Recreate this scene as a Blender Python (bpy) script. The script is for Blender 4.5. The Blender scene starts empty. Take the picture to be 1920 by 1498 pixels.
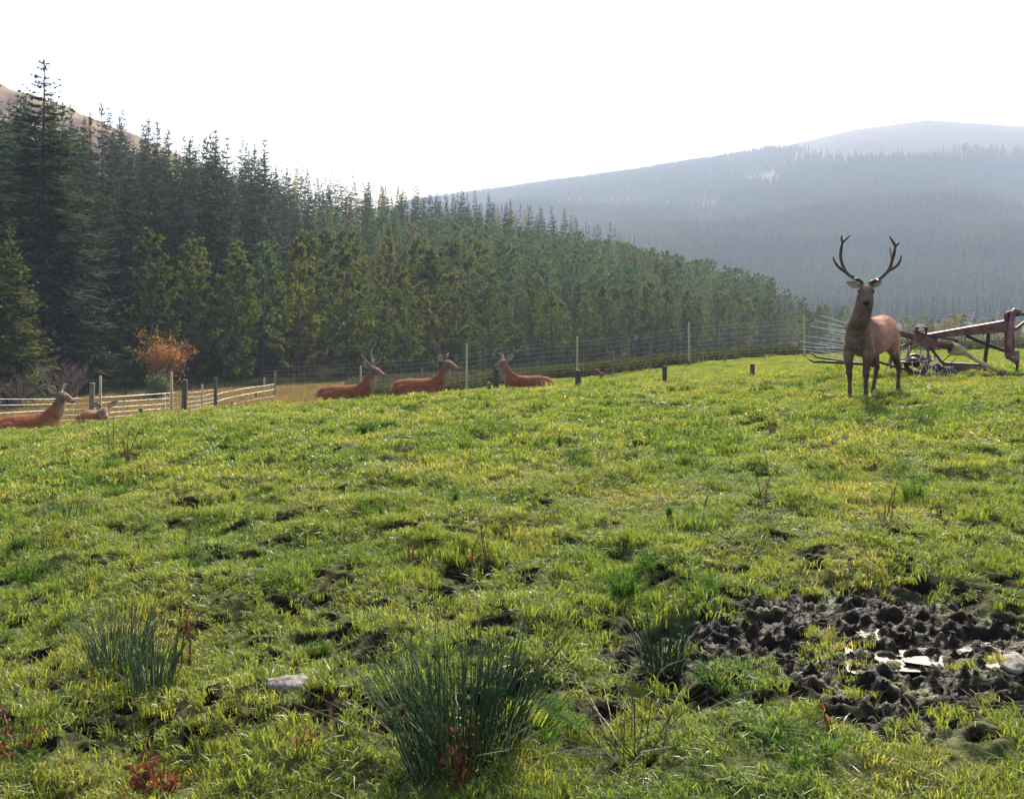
import bpy, bmesh, math, random
import numpy as np
from mathutils import Vector, Matrix
R = math.radians
scene = bpy.context.scene
COL = scene.collection

# ------------------------------------------------------------------ camera, sky, sun, exposure
F_PX, HOR, EYE, W_PX, H_PX = 1600.0, 560.0, 1.6, 1920.0, 1498.0     # photo pixels: focal length, eye level row
cam_d = bpy.data.cameras.new('camera'); cam = bpy.data.objects.new('camera', cam_d); COL.objects.link(cam)
cam.location = (0, 0, EYE); cam.rotation_euler = (R(90), 0, 0)
cam_d.sensor_width = 36; cam_d.lens = 36 * F_PX / W_PX
cam_d.shift_y = -(H_PX / 2 - HOR) / W_PX
cam_d.clip_start = 0.05; cam_d.clip_end = 20000
scene.camera = cam

SUN_EL, SUN_AZ = R(36), R(17)                 # ahead of the camera, a little to the right
world = bpy.data.worlds.new('World'); scene.world = world; world.use_nodes = True
wn = world.node_tree.nodes; wl = world.node_tree.links
sky = wn.new('ShaderNodeTexSky'); sky.sky_type = 'NISHITA'; sky.sun_disc = False
sky.sun_elevation = SUN_EL; sky.sun_rotation = SUN_AZ
sky.air_density = 1.0; sky.dust_density = 6.0; sky.ozone_density = 1.0; sky.altitude = 200
wl.new(sky.outputs[0], wn['Background'].inputs[0]); wn['Background'].inputs[1].default_value = 0.14
sd = bpy.data.lights.new('sun', 'SUN'); sd.energy = 5.0; sd.angle = R(0.6); sd.color = (1.0, 0.93, 0.82)
sun = bpy.data.objects.new('sun', sd); COL.objects.link(sun)
sv = Vector((math.sin(SUN_AZ) * math.cos(SUN_EL), math.cos(SUN_AZ) * math.cos(SUN_EL), math.sin(SUN_EL)))
sun.rotation_euler = sv.to_track_quat('Z', 'Y').to_euler(); sun.location = (0, 0, 50)
scene.view_settings.view_transform = 'Standard'; scene.view_settings.look = 'None'
scene.view_settings.exposure = 1.38; scene.view_settings.gamma = 1
scene.cycles.max_bounces = 6; scene.cycles.diffuse_bounces = 3; scene.cycles.glossy_bounces = 2
scene.cycles.transmission_bounces = 4; scene.cycles.volume_bounces = 0; scene.cycles.transparent_max_bounces = 4
scene.cycles.use_denoising = True; scene.cycles.sample_clamp_indirect = 6

# ------------------------------------------------------------------ helpers
def tag(o, label=None, cat=None, group=None, kind=None):
    if label: o['label'] = label
    if cat: o['category'] = cat
    if group: o['group'] = group
    if kind: o['kind'] = kind
    return o
def link(name, me, mats=None, parent=None, smooth=False):
    o = bpy.data.objects.new(name, me); COL.objects.link(o)
    if mats is not None:
        for m in (mats if isinstance(mats, (list, tuple)) else [mats]): me.materials.append(m)
    if smooth and len(me.polygons): me.polygons.foreach_set('use_smooth', [True] * len(me.polygons))
    if parent: o.parent = parent
    return o
def empty(name, loc=(0, 0, 0), rz=0):
    o = bpy.data.objects.new(name, None); COL.objects.link(o); o.location = loc; o.rotation_euler = (0, 0, rz)
    o.empty_display_size = 0.2
    return o
def mesh_np(name, V, Fc):
    """V (n,3); Fc: list of equal-length-face int arrays"""
    me = bpy.data.meshes.new(name); V = np.asarray(V, np.float32)
    me.vertices.add(len(V)); me.vertices.foreach_set('co', V.ravel())
    loops = []; starts = []; tot = 0
    for A in Fc:
        A = np.asarray(A, np.int32)
        if not len(A): continue
        k = A.shape[1]; starts.append(tot + np.arange(len(A)) * k); loops.append(A.ravel()); tot += A.size
    L = np.concatenate(loops); S = np.concatenate(starts)
    me.loops.add(len(L)); me.loops.foreach_set('vertex_index', L)
    me.polygons.add(len(S)); me.polygons.foreach_set('loop_start', S.astype(np.int32))
    me.update(calc_edges=True); me.validate()
    return me
class MB:
    """collects boxes, tubes and faces of one mesh"""
    def __init__(s): s.v = []; s.f = []; s.n = 0
    def add(s, vs, fs):
        s.v.extend([tuple(p) for p in vs]); s.f.extend([tuple(i + s.n for i in f) for f in fs]); s.n += len(vs)
    def tube(s, pts, rad, seg=8, cap=True, ref=None):
        pts = [Vector(p) for p in pts]; n = len(pts)
        if not isinstance(rad, (list, tuple)): rad = [rad] * n
        vs = []
        up = Vector(ref) if ref else None
        t0 = (pts[1] - pts[0]).normalized()
        if up is None: up = Vector((0, 0, 1)) if abs(t0.z) < .9 else Vector((0, 1, 0))
        for i in range(n):
            t = (pts[min(i + 1, n - 1)] - pts[max(i - 1, 0)]).normalized()
            a = t.cross(up)
            if a.length < 1e-4: a = t.cross(Vector((1, 0, 0)))
            a.normalize(); b = a.cross(t).normalized()
            r = rad[i]; ra, rb = r if isinstance(r, (tuple, list)) else (r, r)
            for k in range(seg):
                w = 2 * math.pi * k / seg
                vs.append(pts[i] + a * (ra * math.cos(w)) + b * (rb * math.sin(w)))
        fs = [(i * seg + k, i * seg + (k + 1) % seg, (i + 1) * seg + (k + 1) % seg, (i + 1) * seg + k) for i in range(n - 1) for k in range(seg)]
        if cap: fs += [tuple(range(seg - 1, -1, -1)), tuple((n - 1) * seg + k for k in range(seg))]
        s.add(vs, fs); return s
    def ell(s, c, r, seg=14, rings=8, mat=None):
        vs = [Vector((0, 0, 1))] + [Vector((math.sin(math.pi * i / rings) * math.cos(2 * math.pi * k / seg), math.sin(math.pi * i / rings) * math.sin(2 * math.pi * k / seg), math.cos(math.pi * i / rings))) for i in range(1, rings) for k in range(seg)] + [Vector((0, 0, -1))]
        vs = [Vector((p.x * r[0], p.y * r[1], p.z * r[2])) for p in vs]
        if mat: vs = [mat @ p for p in vs]
        vs = [p + Vector(c) for p in vs]
        fs = [(0, 1 + k, 1 + (k + 1) % seg) for k in range(seg)]
        for i in range(rings - 2):
            fs += [(1 + i * seg + k, 1 + (i + 1) * seg + k, 1 + (i + 1) * seg + (k + 1) % seg, 1 + i * seg + (k + 1) % seg) for k in range(seg)]
        e = len(vs) - 1; b = 1 + (rings - 2) * seg
        fs += [(b + k, e, b + (k + 1) % seg) for k in range(seg)]
        s.add(vs, fs); return s
    def beam(s, p, q, w, h, w2=None, h2=None, up=(0, 0, 1)):
        p, q = Vector(p), Vector(q); t = (q - p).normalized(); a = t.cross(Vector(up)).normalized(); b = a.cross(t)
        w2 = w if w2 is None else w2; h2 = h if h2 is None else h2
        vs = [c + a * (sx * ww / 2) + b * (sz * hh / 2) for c, ww, hh in ((p, w, h), (q, w2, h2)) for sx, sz in ((-1, -1), (1, -1), (1, 1), (-1, 1))]
        s.add(vs, [(0, 1, 2, 3), (7, 6, 5, 4), (4, 5, 1, 0), (5, 6, 2, 1), (6, 7, 3, 2), (7, 4, 0, 3)]); return s
    def mesh(s, name):
        me = bpy.data.meshes.new(name); me.from_pydata([tuple(v) for v in s.v], [], s.f); me.update(); return me
    def build(s, name, mat, parent=None, smooth=False): return link(name, s.mesh(name), mat, parent, smooth)

# numpy value noise
_rng = np.random.RandomState(7); _T = _rng.rand(256, 256)
def vnoise(x, y):
    xi = np.floor(x).astype(int); yi = np.floor(y).astype(int); fx = x - xi; fy = y - yi
    fx = fx * fx * (3 - 2 * fx); fy = fy * fy * (3 - 2 * fy)
    g = lambda a, b: _T[a & 255, b & 255]
    return (g(xi, yi) * (1 - fx) + g(xi + 1, yi) * fx) * (1 - fy) + (g(xi, yi + 1) * (1 - fx) + g(xi + 1, yi + 1) * fx) * fy
def fbm(x, y, o=3):
    s = 0; a = .5; n = 0
    for i in range(o): s = s + a * vnoise(x * 2 ** i + 17.3 * i, y * 2 ** i + 5.1 * i); n += a; a *= .5
    return s / n
def sstep(a, b, x):
    t = np.clip((x - a) / (b - a), 0, 1); return t * t * (3 - 2 * t)

# ------------------------------------------------------------------ terrain height
PXC = np.array([-900, -300, 0, 300, 600, 800, 1000, 1130, 1300, 1500, 1700, 1920, 2300, 2900], float)
CR_Y = np.array([880, 850, 818, 787, 761, 748, 736, 724, 712, 697, 690, 685, 680, 680], float)
CR_D = np.array([13, 14, 15, 15.5, 16, 16.5, 17.5, 20, 24, 27, 29, 30, 30, 30], float)
S0 = np.array([-.03, -.03, -.02, 0, .01, .02, .03, .04, .05, .058, .062, .065, .065, .065])
D28 = np.array([890, 858, 828, 800, 771, 760, 750, 748, 718, 696, 691, 686, 681, 681], float)
D45 = np.array([850, 810, 779, 768, 755, 742, 715, 705, 684, 669, 662, 658, 655, 655], float)
D66 = np.array([800, 770, 747, 737, 729, 716, 707, 697, 690, 682, 676, 672, 668, 668], float)
D110 = np.array([760, 735, 722, 715, 708, 702, 693, 688, 683, 676, 668, 664, 660, 660], float)
D200 = np.array([680, 665, 660, 658, 655, 653, 651, 650, 650, 650, 648, 647, 646, 646], float)
zy = lambda y, d: EYE - (y - HOR) / F_PX * d
YS = np.concatenate([np.arange(0, 60, .25), np.geomspace(60, 400, 60)])
_tab = np.zeros((len(PXC), len(YS)))
for i in range(len(PXC)):
    dn = [0, CR_D[i], 33, 45, 66, 110, 200, 400]
    zn = [0, zy(CR_Y[i], CR_D[i]), zy(D28[i], 33), zy(D45[i], 45), zy(D66[i], 66), zy(D110[i], 110), zy(D200[i], 200), -12]
    m = [S0[i], -(CR_Y[i] - HOR) / F_PX] + [0] * 6
    for k in range(2, 8):
        a = (zn[k] - zn[k - 1]) / (dn[k] - dn[k - 1]); b = (zn[k + 1] - zn[k]) / (dn[k + 1] - dn[k]) if k < 7 else 0
        m[k] = 0 if a * b <= 0 else 2 * a * b / (a + b)
    for j, y in enumerate(YS):
        k = min(int(np.searchsorted(dn, y, side='right')) - 1, 6); h = dn[k + 1] - dn[k]; t = (y - dn[k]) / h
        _tab[i, j] = (2*t**3-3*t*t+1)*zn[k] + (t**3-2*t*t+t)*h*m[k] + (3*t*t-2*t**3)*zn[k+1] + (t**3-t*t)*h*m[k+1]
_pf = np.arange(-900, 2901, 20.0)           # smooth across columns
def _cub(xn, V, x):
    i = np.clip(np.searchsorted(xn, x, side='right') - 1, 0, len(xn) - 2); h = xn[i+1] - xn[i]; t = (x - xn[i]) / h
    sl = (V[1:] - V[:-1]) / (xn[1:] - xn[:-1])[:, None]
    M = np.vstack([sl[:1], (sl[1:] + sl[:-1]) / 2, sl[-1:]]); t = t[:, None]; h = h[:, None]
    return (2*t**3-3*t*t+1)*V[i] + (t**3-2*t*t+t)*h*M[i] + (3*t*t-2*t**3)*V[i+1] + (t**3-t*t)*h*M[i+1]
TAB = _cub(PXC, _tab, _pf)
E0 = np.array([-27.0, 66.0]); ED = np.array([.62, .785]); EN = np.array([-.785, .62])
RIDGE_PX = np.array([-900, 300, 600, 850, 1000, 1200, 1400, 1600, 1740, 1920, 2200, 2900], float)
RIDGE_Y = np.array([470, 440, 405, 372, 350, 322, 290, 242, 224, 236, 280, 360], float)
MOOR_PX = np.array([-900, -300, 0, 130, 260, 350, 500, 700, 900, 2900], float)
MOOR_Y = np.array([-40, 75, 163, 207, 262, 300, 380, 500, 620, 620], float)
def smin(a, b, k):
    h = np.clip(.5 + .5 * (b - a) / k, 0, 1); return b * (1 - h) + a * h - k * h * (1 - h)
def base_z(X, Y):
    X = np.asarray(X, float); Y = np.asarray(Y, float)
    Yc = np.clip(Y, .6, 399.9); px = np.clip(960 + F_PX * X / Yc, -899, 2899)
    fi = (px + 900) / 20; i = np.clip(fi.astype(int), 0, len(_pf) - 2); fx = fi - i
    j = np.clip(np.searchsorted(YS, Yc, side='right') - 1, 0, len(YS) - 2); fy = (Yc - YS[j]) / (YS[j+1] - YS[j])
    z = (TAB[i, j]*(1-fx) + TAB[i+1, j]*fx)*(1-fy) + (TAB[i, j+1]*(1-fx) + TAB[i+1, j+1]*fx)*fy
    z = z * np.clip(Yc / 4, 0, 1) + .03 * X * (1 - np.clip(Yc / 4, 0, 1))
    far = Y > 55
    if np.any(far):
        px2 = 960 + F_PX * X / np.maximum(Y, 1)
        s = (X - E0[0]) * EN[0] + (Y - E0[1]) * EN[1]
        hill = .27 * np.where(s > 0, s * s / (s + 8), 0); hill = smin(hill, 31 + 0 * hill, 8)
        al = (X - E0[0]) * ED[0] + (Y - E0[1]) * ED[1]; hill = hill * (1 - sstep(200, 420, s)) * (1 - sstep(150, 260, al))
        z = z + np.where(far, hill, 0)
        my = np.interp(px2, MOOR_PX, MOOR_Y); mh = (HOR - my) / F_PX * 430
        z = np.where(far, np.maximum(z, (mh + 12) * sstep(190, 430, Y) * (1 - .75 * sstep(470, 900, Y)) - 12 + (5 * (fbm(X / 30, Y / 30, 3) - .5) + 2.2 * (fbm(X / 5, Y / 5, 3) - .5)) * sstep(200, 300, Y)), z)
        ry = np.interp(px2, RIDGE_PX, RIDGE_Y); rh = (HOR - ry) / F_PX * 2300
        t = np.clip((Y - 540) / 1760, 0, 1); prof = .75 * t + .25 * (t * t * (3 - 2 * t))
        z = np.where(far, np.maximum(z, -12 + (rh + 12) * prof * (1 - .5 * sstep(2320, 2700, Y)) + 70 * (fbm(X / 300 + 3, Y / 300 + 9, 4) - .5) * sstep(560, 800, Y) * (1 - sstep(1300, 2000, Y))), z)
    return z
def gz(x, y): return float(base_z(np.array([x]), np.array([y]))[0])
def at(px, D, dz=0.0):                      # a point standing on the ground in that direction at depth D
    x = (px - 960) / F_PX * D; return Vector((x, D, gz(x, D) + dz))
def P(px, py, D): return Vector(((px - 960) / F_PX * D, D, EYE - (py - HOR) / F_PX * D))
def ground_hit(px, py):                     # first ground point under a pixel
    D = np.linspace(2, 60, 1400); x = (px - 960) / F_PX * D
    z = base_z(x, D); r = EYE - (py - HOR) / F_PX * D
    k = int(np.argmax(z >= r)); return Vector((x[k], D[k], z[k]))

# hoof holes and tussock shade, both painted as dark soil pits; mud
rs = random.Random(5)
HOLES_SHADE = []
def hole_shade(px, py, rpx, dep=.055):
    p = ground_hit(px, py); HOLES_SHADE.append((p.x, p.y, max(.05, rpx / F_PX * p.y), dep))
for px, py, rpx in ((1335,1058,30),(1540,1065,34),(1375,1112,40),(1640,915,18),(1600,905,14),(885,1068,40),(720,1140,28),(640,1130,26),(580,1185,24),
    (500,1228,30),(270,1348,24),(360,1345,18),(215,1180,22),(100,1225,36),(920,1145,26),(1010,1040,20),(1130,1028,16),(1770,1060,16),(1690,1085,36),
    (1870,1090,26),(1230,1260,28),(1280,1290,40),(1420,1270,26),(1850,1410,34),(1400,1410,30),(1190,1450,26),(1110,1170,20),(700,1250,26),(560,1360,24),
    (1590,775,26),(1560,772,18),(1760,762,30),(1800,760,26),(1840,780,18),(1740,835,16),(1220,770,14),(1090,760,10),(860,760,9),(630,853,8),(1570,870,18),(1480,850,14),
    (620,920,22),(560,970,34),(490,965,20),(790,995,22),(1850,850,18),(1800,975,18),(1890,800,14)):
    hole_shade(px, py, rpx)
for i in range(1250):  # scattered dark spots: bare soil, and tussock shadows put into the soil colour
    px = rs.uniform(-150, 2050); py = 725 + 640 * rs.random() ** 1.15 + (0 if px > 900 else 40)
    hole_shade(px, py, rs.uniform(8, 21) * (.55 + (py - 720) / 700), rs.uniform(.03, .06))
HA = np.array(HOLES_SHADE)
MUDC = ground_hit(1690, 1225)
def mud_mask(X, Y):
    dx = (X - MUDC.x) / 1.05; dy = (Y - MUDC.y) / .68
    r = np.sqrt(dx * dx + dy * dy) + 1.5 * (fbm(X * 2.2 + 4, Y * 2.2, 3) - .5)
    return 1 - sstep(.55, 1.0, r)
def soil_and_dz(X, Y):
    soil = np.zeros_like(X); dz = np.zeros_like(X)
    wob = 1 + 1.5 * (fbm(X * 8, Y * 8, 3) - .5)
    for hx, hy, r, d in HA:
        k = np.nonzero((np.abs(X - hx) < r * 2.6) & (np.abs(Y - hy) < r * 2.6))[0]
        if not len(k): continue
        q = np.sqrt(((X[k] - hx) / 1.35) ** 2 + ((Y[k] - hy) * 1.1) ** 2) / r * wob[k]
        soil[k] = np.maximum(soil[k], 1 - sstep(.7, 1.15, q))
        dz[k] += -d * (1 - sstep(.2, .9, q)) + .35 * d * np.exp(-((q - 1.15) / .3) ** 2)
    dz = np.clip(dz, -.06, .012)
    m = mud_mask(X, Y); soil = np.maximum(soil, m * sstep(.42, .5, fbm(X * 6, Y * 6 + 8, 3)))
    f = 1 - sstep(20, 45, Y)
    lump = .10 * (fbm(X * 1.5, Y * 1.5, 2) - .5) + .13 * (fbm(X * 3.4 + 9, Y * 3.4, 2) - .5) + .02 * (fbm(X * 9, Y * 9, 2) - .5)
    mudl = m * (-.03 + .075 * (fbm(X * 7, Y * 9 + 3, 3) - .5)) + (soil * .03 + m * .045) * (np.abs(fbm(X * 17, Y * 19 + 3, 3) - .5) * 2 - .35)
    return soil, (dz + lump * (1 - .6 * m)) * f + mudl
def near_z(X, Y):
    X = np.asarray(X, float); Y = np.asarray(Y, float)
    return base_z(X, Y) + soil_and_dz(X, Y)[1]

# ------------------------------------------------------------------ materials
def newmat(name):
    m = bpy.data.materials.new(name); m.use_nodes = True; nt = m.node_tree; nt.nodes.clear()
    out = nt.nodes.new('ShaderNodeOutputMaterial'); return m, nt, out
def N(nt, typ, **kw):
    n = nt.nodes.new(typ)
    for k, v in kw.items():
        if k.startswith('i_'): n.inputs[k[2:].replace('_', ' ')].default_value = v
        else: setattr(n, k, v)
    return n
def ramp(nt, fac, stops):
    r = nt.nodes.new('ShaderNodeValToRGB'); e = r.color_ramp.elements
    while len(e) < len(stops): e.new(.5)
    for i, (p, c) in enumerate(stops): e[i].position = p; e[i].color = (*c, 1)
    nt.links.new(fac, r.inputs[0]); return r.outputs[0]
def leafmat(name, stops, trans, tcol_gain=(1.6, 1.5, .5), scale=None, rough=.75, spec=.08, fine=0):
    """diffuse + translucent leaf; colour varies per object and over the ground"""
    m, nt, out = newmat(name); L = nt.links
    oi = N(nt, 'ShaderNodeObjectInfo'); fac = oi.outputs['Random']
    if scale:
        g = N(nt, 'ShaderNodeNewGeometry'); no = N(nt, 'ShaderNodeTexNoise'); no.inputs['Scale'].default_value = scale; no.inputs['Detail'].default_value = 3
        L.new(g.outputs['Position'], no.inputs['Vector'])
        mr = N(nt, 'ShaderNodeMapRange'); mr.inputs[1].default_value = .3; mr.inputs[2].default_value = .7; L.new(no.outputs[0], mr.inputs[0])
        rpi = N(nt, 'ShaderNodeMath', operation='MULTIPLY_ADD'); L.new(g.outputs['Random Per Island'], rpi.inputs[0]); rpi.inputs[1].default_value = .5
        mm = N(nt, 'ShaderNodeMath', operation='MULTIPLY'); L.new(mr.outputs[0], mm.inputs[0]); mm.inputs[1].default_value = .5
        L.new(mm.outputs[0], rpi.inputs[2]); fac = rpi.outputs[0]
    elif fine:
        g = N(nt, 'ShaderNodeNewGeometry')
        a = N(nt, 'ShaderNodeMath', operation='MULTIPLY'); L.new(g.outputs['Random Per Island'], a.inputs[0]); a.inputs[1].default_value = fine
        b = N(nt, 'ShaderNodeMath', operation='MULTIPLY_ADD'); L.new(oi.outputs['Random'], b.inputs[0]); b.inputs[1].default_value = 1 - fine; L.new(a.outputs[0], b.inputs[2]); fac = b.outputs[0]
    c = ramp(nt, fac, stops)
    p = N(nt, 'ShaderNodeBsdfPrincipled'); p.inputs['Roughness'].default_value = rough; p.inputs['Specular IOR Level'].default_value = spec
    L.new(c, p.inputs['Base Color'])
    t = N(nt, 'ShaderNodeBsdfTranslucent'); mul = N(nt, 'ShaderNodeMix', data_type='RGBA', blend_type='MULTIPLY'); mul.inputs[0].default_value = 1
    L.new(c, mul.inputs[6]); mul.inputs[7].default_value = (*tcol_gain, 1); L.new(mul.outputs[2], t.inputs[0])
    mx = N(nt, 'ShaderNodeMixShader'); mx.inputs[0].default_value = trans
    L.new(p.outputs[0], mx.inputs[1]); L.new(t.outputs[0], mx.inputs[2]); L.new(mx.outputs[0], out.inputs[0]); return m
def noisemat(name, stops, scale=8, rough=.8, metal=0, bump=.0, stretch=(1, 1, 1), spec=.3, sheen=0, detail=6):
    m, nt, out = newmat(name); L = nt.links
    tc = N(nt, 'ShaderNodeTexCoord'); mp = N(nt, 'ShaderNodeMapping'); mp.inputs['Scale'].default_value = stretch; L.new(tc.outputs['Object'], mp.inputs[0])
    no = N(nt, 'ShaderNodeTexNoise'); no.inputs['Scale'].default_value = scale; no.inputs['Detail'].default_value = detail; L.new(mp.outputs[0], no.inputs['Vector'])
    p = N(nt, 'ShaderNodeBsdfPrincipled'); p.inputs['Roughness'].default_value = rough; p.inputs['Metallic'].default_value = metal; p.inputs['Specular IOR Level'].default_value = spec
    L.new(ramp(nt, no.outputs[0], stops), p.inputs['Base Color'])
    if sheen: p.inputs['Sheen Weight'].default_value = sheen; p.inputs['Sheen Roughness'].default_value = .35
    if bump:
        b = N(nt, 'ShaderNodeBump'); b.inputs['Strength'].default_value = bump; b.inputs['Distance'].default_value = .02; L.new(no.outputs[0], b.inputs['Height']); L.new(b.outputs[0], p.inputs['Normal'])
    L.new(p.outputs[0], out.inputs[0]); return m

M_grass = leafmat('pasture_grass', [(0, (.055, .115, .024)), (.35, (.11, .18, .032)), (.65, (.18, .23, .045)), (.85, (.28, .26, .07)), (1, (.42, .36, .2))], .5, (1.55, 1.35, .65), scale=.9, rough=.4, spec=.35)
M_tuss = leafmat('tussock_grass', [(0, (.03, .085, .018)), (.6, (.06, .13, .025)), (1, (.12, .16, .035))], .42, (1.4, 1.4, .6), fine=.6)
M_ochre = leafmat('rough_grass', [(0, (.11, .085, .035)), (.5, (.2, .15, .06)), (1, (.32, .25, .12))], .4, (1.2, 1.1, .7), fine=.7)
M_rush = leafmat('rush', [(0, (.02, .055, .018)), (.7, (.04, .09, .028)), (1, (.09, .13, .04))], .2, (1.3, 1.4, .6), fine=.9, spec=.4)
M_rushdead = leafmat('rush_dead', [(0, (.3, .25, .15)), (1, (.5, .44, .3))], .2, (1, 1, .8), fine=.9)
M_dock = leafmat('dead_stalk', [(0, (.10, .045, .025)), (1, (.22, .10, .05))], .15, (1.2, 1, .7), fine=.7)
M_dockr = leafmat('red_dock', [(0, (.10, .035, .02)), (1, (.2, .08, .045))], .3, (1.3, 1, .7), fine=.7)
M_spruce = leafmat('spruce_needles', [(0, (.010, .024, .016)), (.5, (.017, .036, .022)), (.8, (.03, .046, .022)), (1, (.052, .066, .03))], .36, (1.9, 1.8, 1.0), fine=.45)
M_pine = leafmat('pine_needles_olive', [(0, (.026, .046, .02)), (.5, (.055, .075, .026)), (1, (.12, .118, .04))], .45, (1.7, 1.6, .7), fine=.45)
M_bpine = leafmat('pine_needles_blue', [(0, (.035, .068, .04)), (.6, (.055, .092, .05)), (1, (.095, .115, .05))], .45, (1.8, 1.75, .9), fine=.45)
M_larch = leafmat('larch_needles', [(0, (.09, .10, .03)), (.5, (.15, .13, .035)), (1, (.2, .16, .04))], .42, (1.5, 1.3, .6), fine=.4)
M_scrub = leafmat('valley_scrub_leaves', [(0, (.09, .11, .045)), (.5, (.15, .15, .07)), (1, (.24, .2, .11))], .4, (1.4, 1.3, .7), fine=.5)
M_farwood = leafmat('far_wood_needles', [(0, (.04, .066, .046)), (.5, (.075, .105, .055)), (.85, (.115, .13, .06)), (1, (.16, .15, .065))], .4, (1.5, 1.4, .8), scale=.011)
M_autumn = leafmat('autumn_leaves', [(0, (.2, .09, .03)), (.5, (.36, .16, .04)), (1, (.45, .27, .06))], .45, (1.4, 1.2, .7), fine=.9)
M_twig = noisemat('twig_bark', [(.3, (.12, .08, .065)), (.7, (.25, .17, .14))], 5, .85)
M_bark = noisemat('bark', [(.3, (.045, .033, .027)), (.7, (.12, .085, .065))], 3, .9, bump=.4)
M_post = noisemat('weathered_post', [(.25, (.10, .085, .055)), (.55, (.2, .17, .11)), (.8, (.3, .26, .17))], 7, .85, stretch=(6, 6, .8), bump=.3)
M_paleposts = noisemat('new_pale_post', [(.25, (.36, .28, .15)), (.8, (.55, .45, .26))], 7, .75, stretch=(6, 6, .8), bump=.2)
M_darkpost = noisemat('dark_post', [(.25, (.05, .042, .032)), (.8, (.13, .11, .085))], 7, .85, stretch=(6, 6, .8), bump=.3)
M_wire = noisemat('galvanised_wire', [(.3, (.5, .5, .5)), (.7, (.7, .7, .7))], 20, .38, metal=.8)
M_rust = noisemat('rusty_red_paint', [(.3, (.075, .038, .03)), (.5, (.17, .065, .05)), (.7, (.26, .12, .1))], 7, .65, bump=.15)
M_darkrust = noisemat('dark_rust', [(.3, (.03, .022, .018)), (.6, (.075, .042, .03)), (.8, (.14, .075, .05))], 9, .6, metal=.2, bump=.2)
M_redhoop = noisemat('faded_red_paint', [(.3, (.16, .06, .055)), (.7, (.33, .15, .15))], 8, .55)
M_yellow = noisemat('dirty_yellow_guard', [(.3, (.2, .15, .06)), (.55, (.42, .32, .12)), (.8, (.55, .45, .2))], 6, .5)
M_tine = noisemat('steel_tine_glint', [(.3, (.5, .48, .46)), (.7, (.72, .7, .68))], 10, .3, metal=.0, spec=.8)  # pale non-metal colour stands in for the sunlit glint on the steel
M_antler = noisemat('antler', [(.3, (.05, .035, .025)), (.7, (.13, .09, .065))], 30, .6, stretch=(1, 1, .3), bump=.2)
M_antler2 = noisemat('pale_antler', [(.3, (.18, .14, .1)), (.7, (.32, .26, .2))], 30, .5, stretch=(1, 1, .3))
M_eye, nt, out = newmat('eye'); p = N(nt, 'ShaderNodeBsdfPrincipled'); p.inputs['Base Color'].default_value = (.008, .006, .005, 1); p.inputs['Roughness'].default_value = .12; nt.links.new(p.outputs[0], out.inputs[0])
M_stone = noisemat('stone', [(.3, (.1, .09, .07)), (.5, (.2, .185, .15)), (.7, (.27, .25, .2))], 30, .9, bump=1.0, spec=.1)

def groundmat(name):
    m, nt, out = newmat(name); L = nt.links
    at_ = N(nt, 'ShaderNodeAttribute', attribute_name='gcol'); so = N(nt, 'ShaderNodeAttribute', attribute_name='wet')
    g = N(nt, 'ShaderNodeNewGeometry'); no = N(nt, 'ShaderNodeTexNoise'); no.inputs['Scale'].default_value = 26; no.inputs['Detail'].default_value = 10; L.new(g.outputs['Position'], no.inputs['Vector'])
    mul = N(nt, 'ShaderNodeMix', data_type='RGBA', blend_type='MULTIPLY'); mul.inputs[0].default_value = 1
    L.new(at_.outputs['Color'], mul.inputs[6]); L.new(ramp(nt, no.outputs[0], [(.25, (.45, .45, .45)), (.75, (1.5, 1.5, 1.5))]), mul.inputs[7])
    p = N(nt, 'ShaderNodeBsdfPrincipled'); L.new(mul.outputs[2], p.inputs['Base Color'])
    mr = N(nt, 'ShaderNodeMapRange'); L.new(so.outputs['Fac'], mr.inputs[0]); mr.inputs[3].default_value = .95; mr.inputs[4].default_value = .55; L.new(mr.outputs[0], p.inputs['Roughness'])
    ms = N(nt, 'ShaderNodeMapRange'); L.new(so.outputs['Fac'], ms.inputs[0]); ms.inputs[3].default_value = .02; ms.inputs[4].default_value = .10; L.new(ms.outputs[0], p.inputs['Specular IOR Level'])
    b = N(nt, 'ShaderNodeBump'); b.inputs['Strength'].default_value = 1.0; b.inputs['Distance'].default_value = .03; L.new(no.outputs[0], b.inputs['Height']); L.new(b.outputs[0], p.inputs['Normal'])
    L.new(p.outputs[0], out.inputs[0]); return m
M_ground = groundmat('pasture_soil'); M_hill = groundmat('hill_ground')
M_water, nt, out = newmat('muddy_water'); p = N(nt, 'ShaderNodeBsdfPrincipled'); p.inputs['Base Color'].default_value = (.035, .028, .02, 1); p.inputs['Roughness'].default_value = .06
no = N(nt, 'ShaderNodeTexNoise'); no.inputs['Scale'].default_value = 9; b = N(nt, 'ShaderNodeBump'); b.inputs['Strength'].default_value = .25; b.inputs['Distance'].default_value = .01
nt.links.new(no.outputs[0], b.inputs['Height']); nt.links.new(b.outputs[0], p.inputs['Normal']); nt.links.new(p.outputs[0], out.inputs[0])

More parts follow.
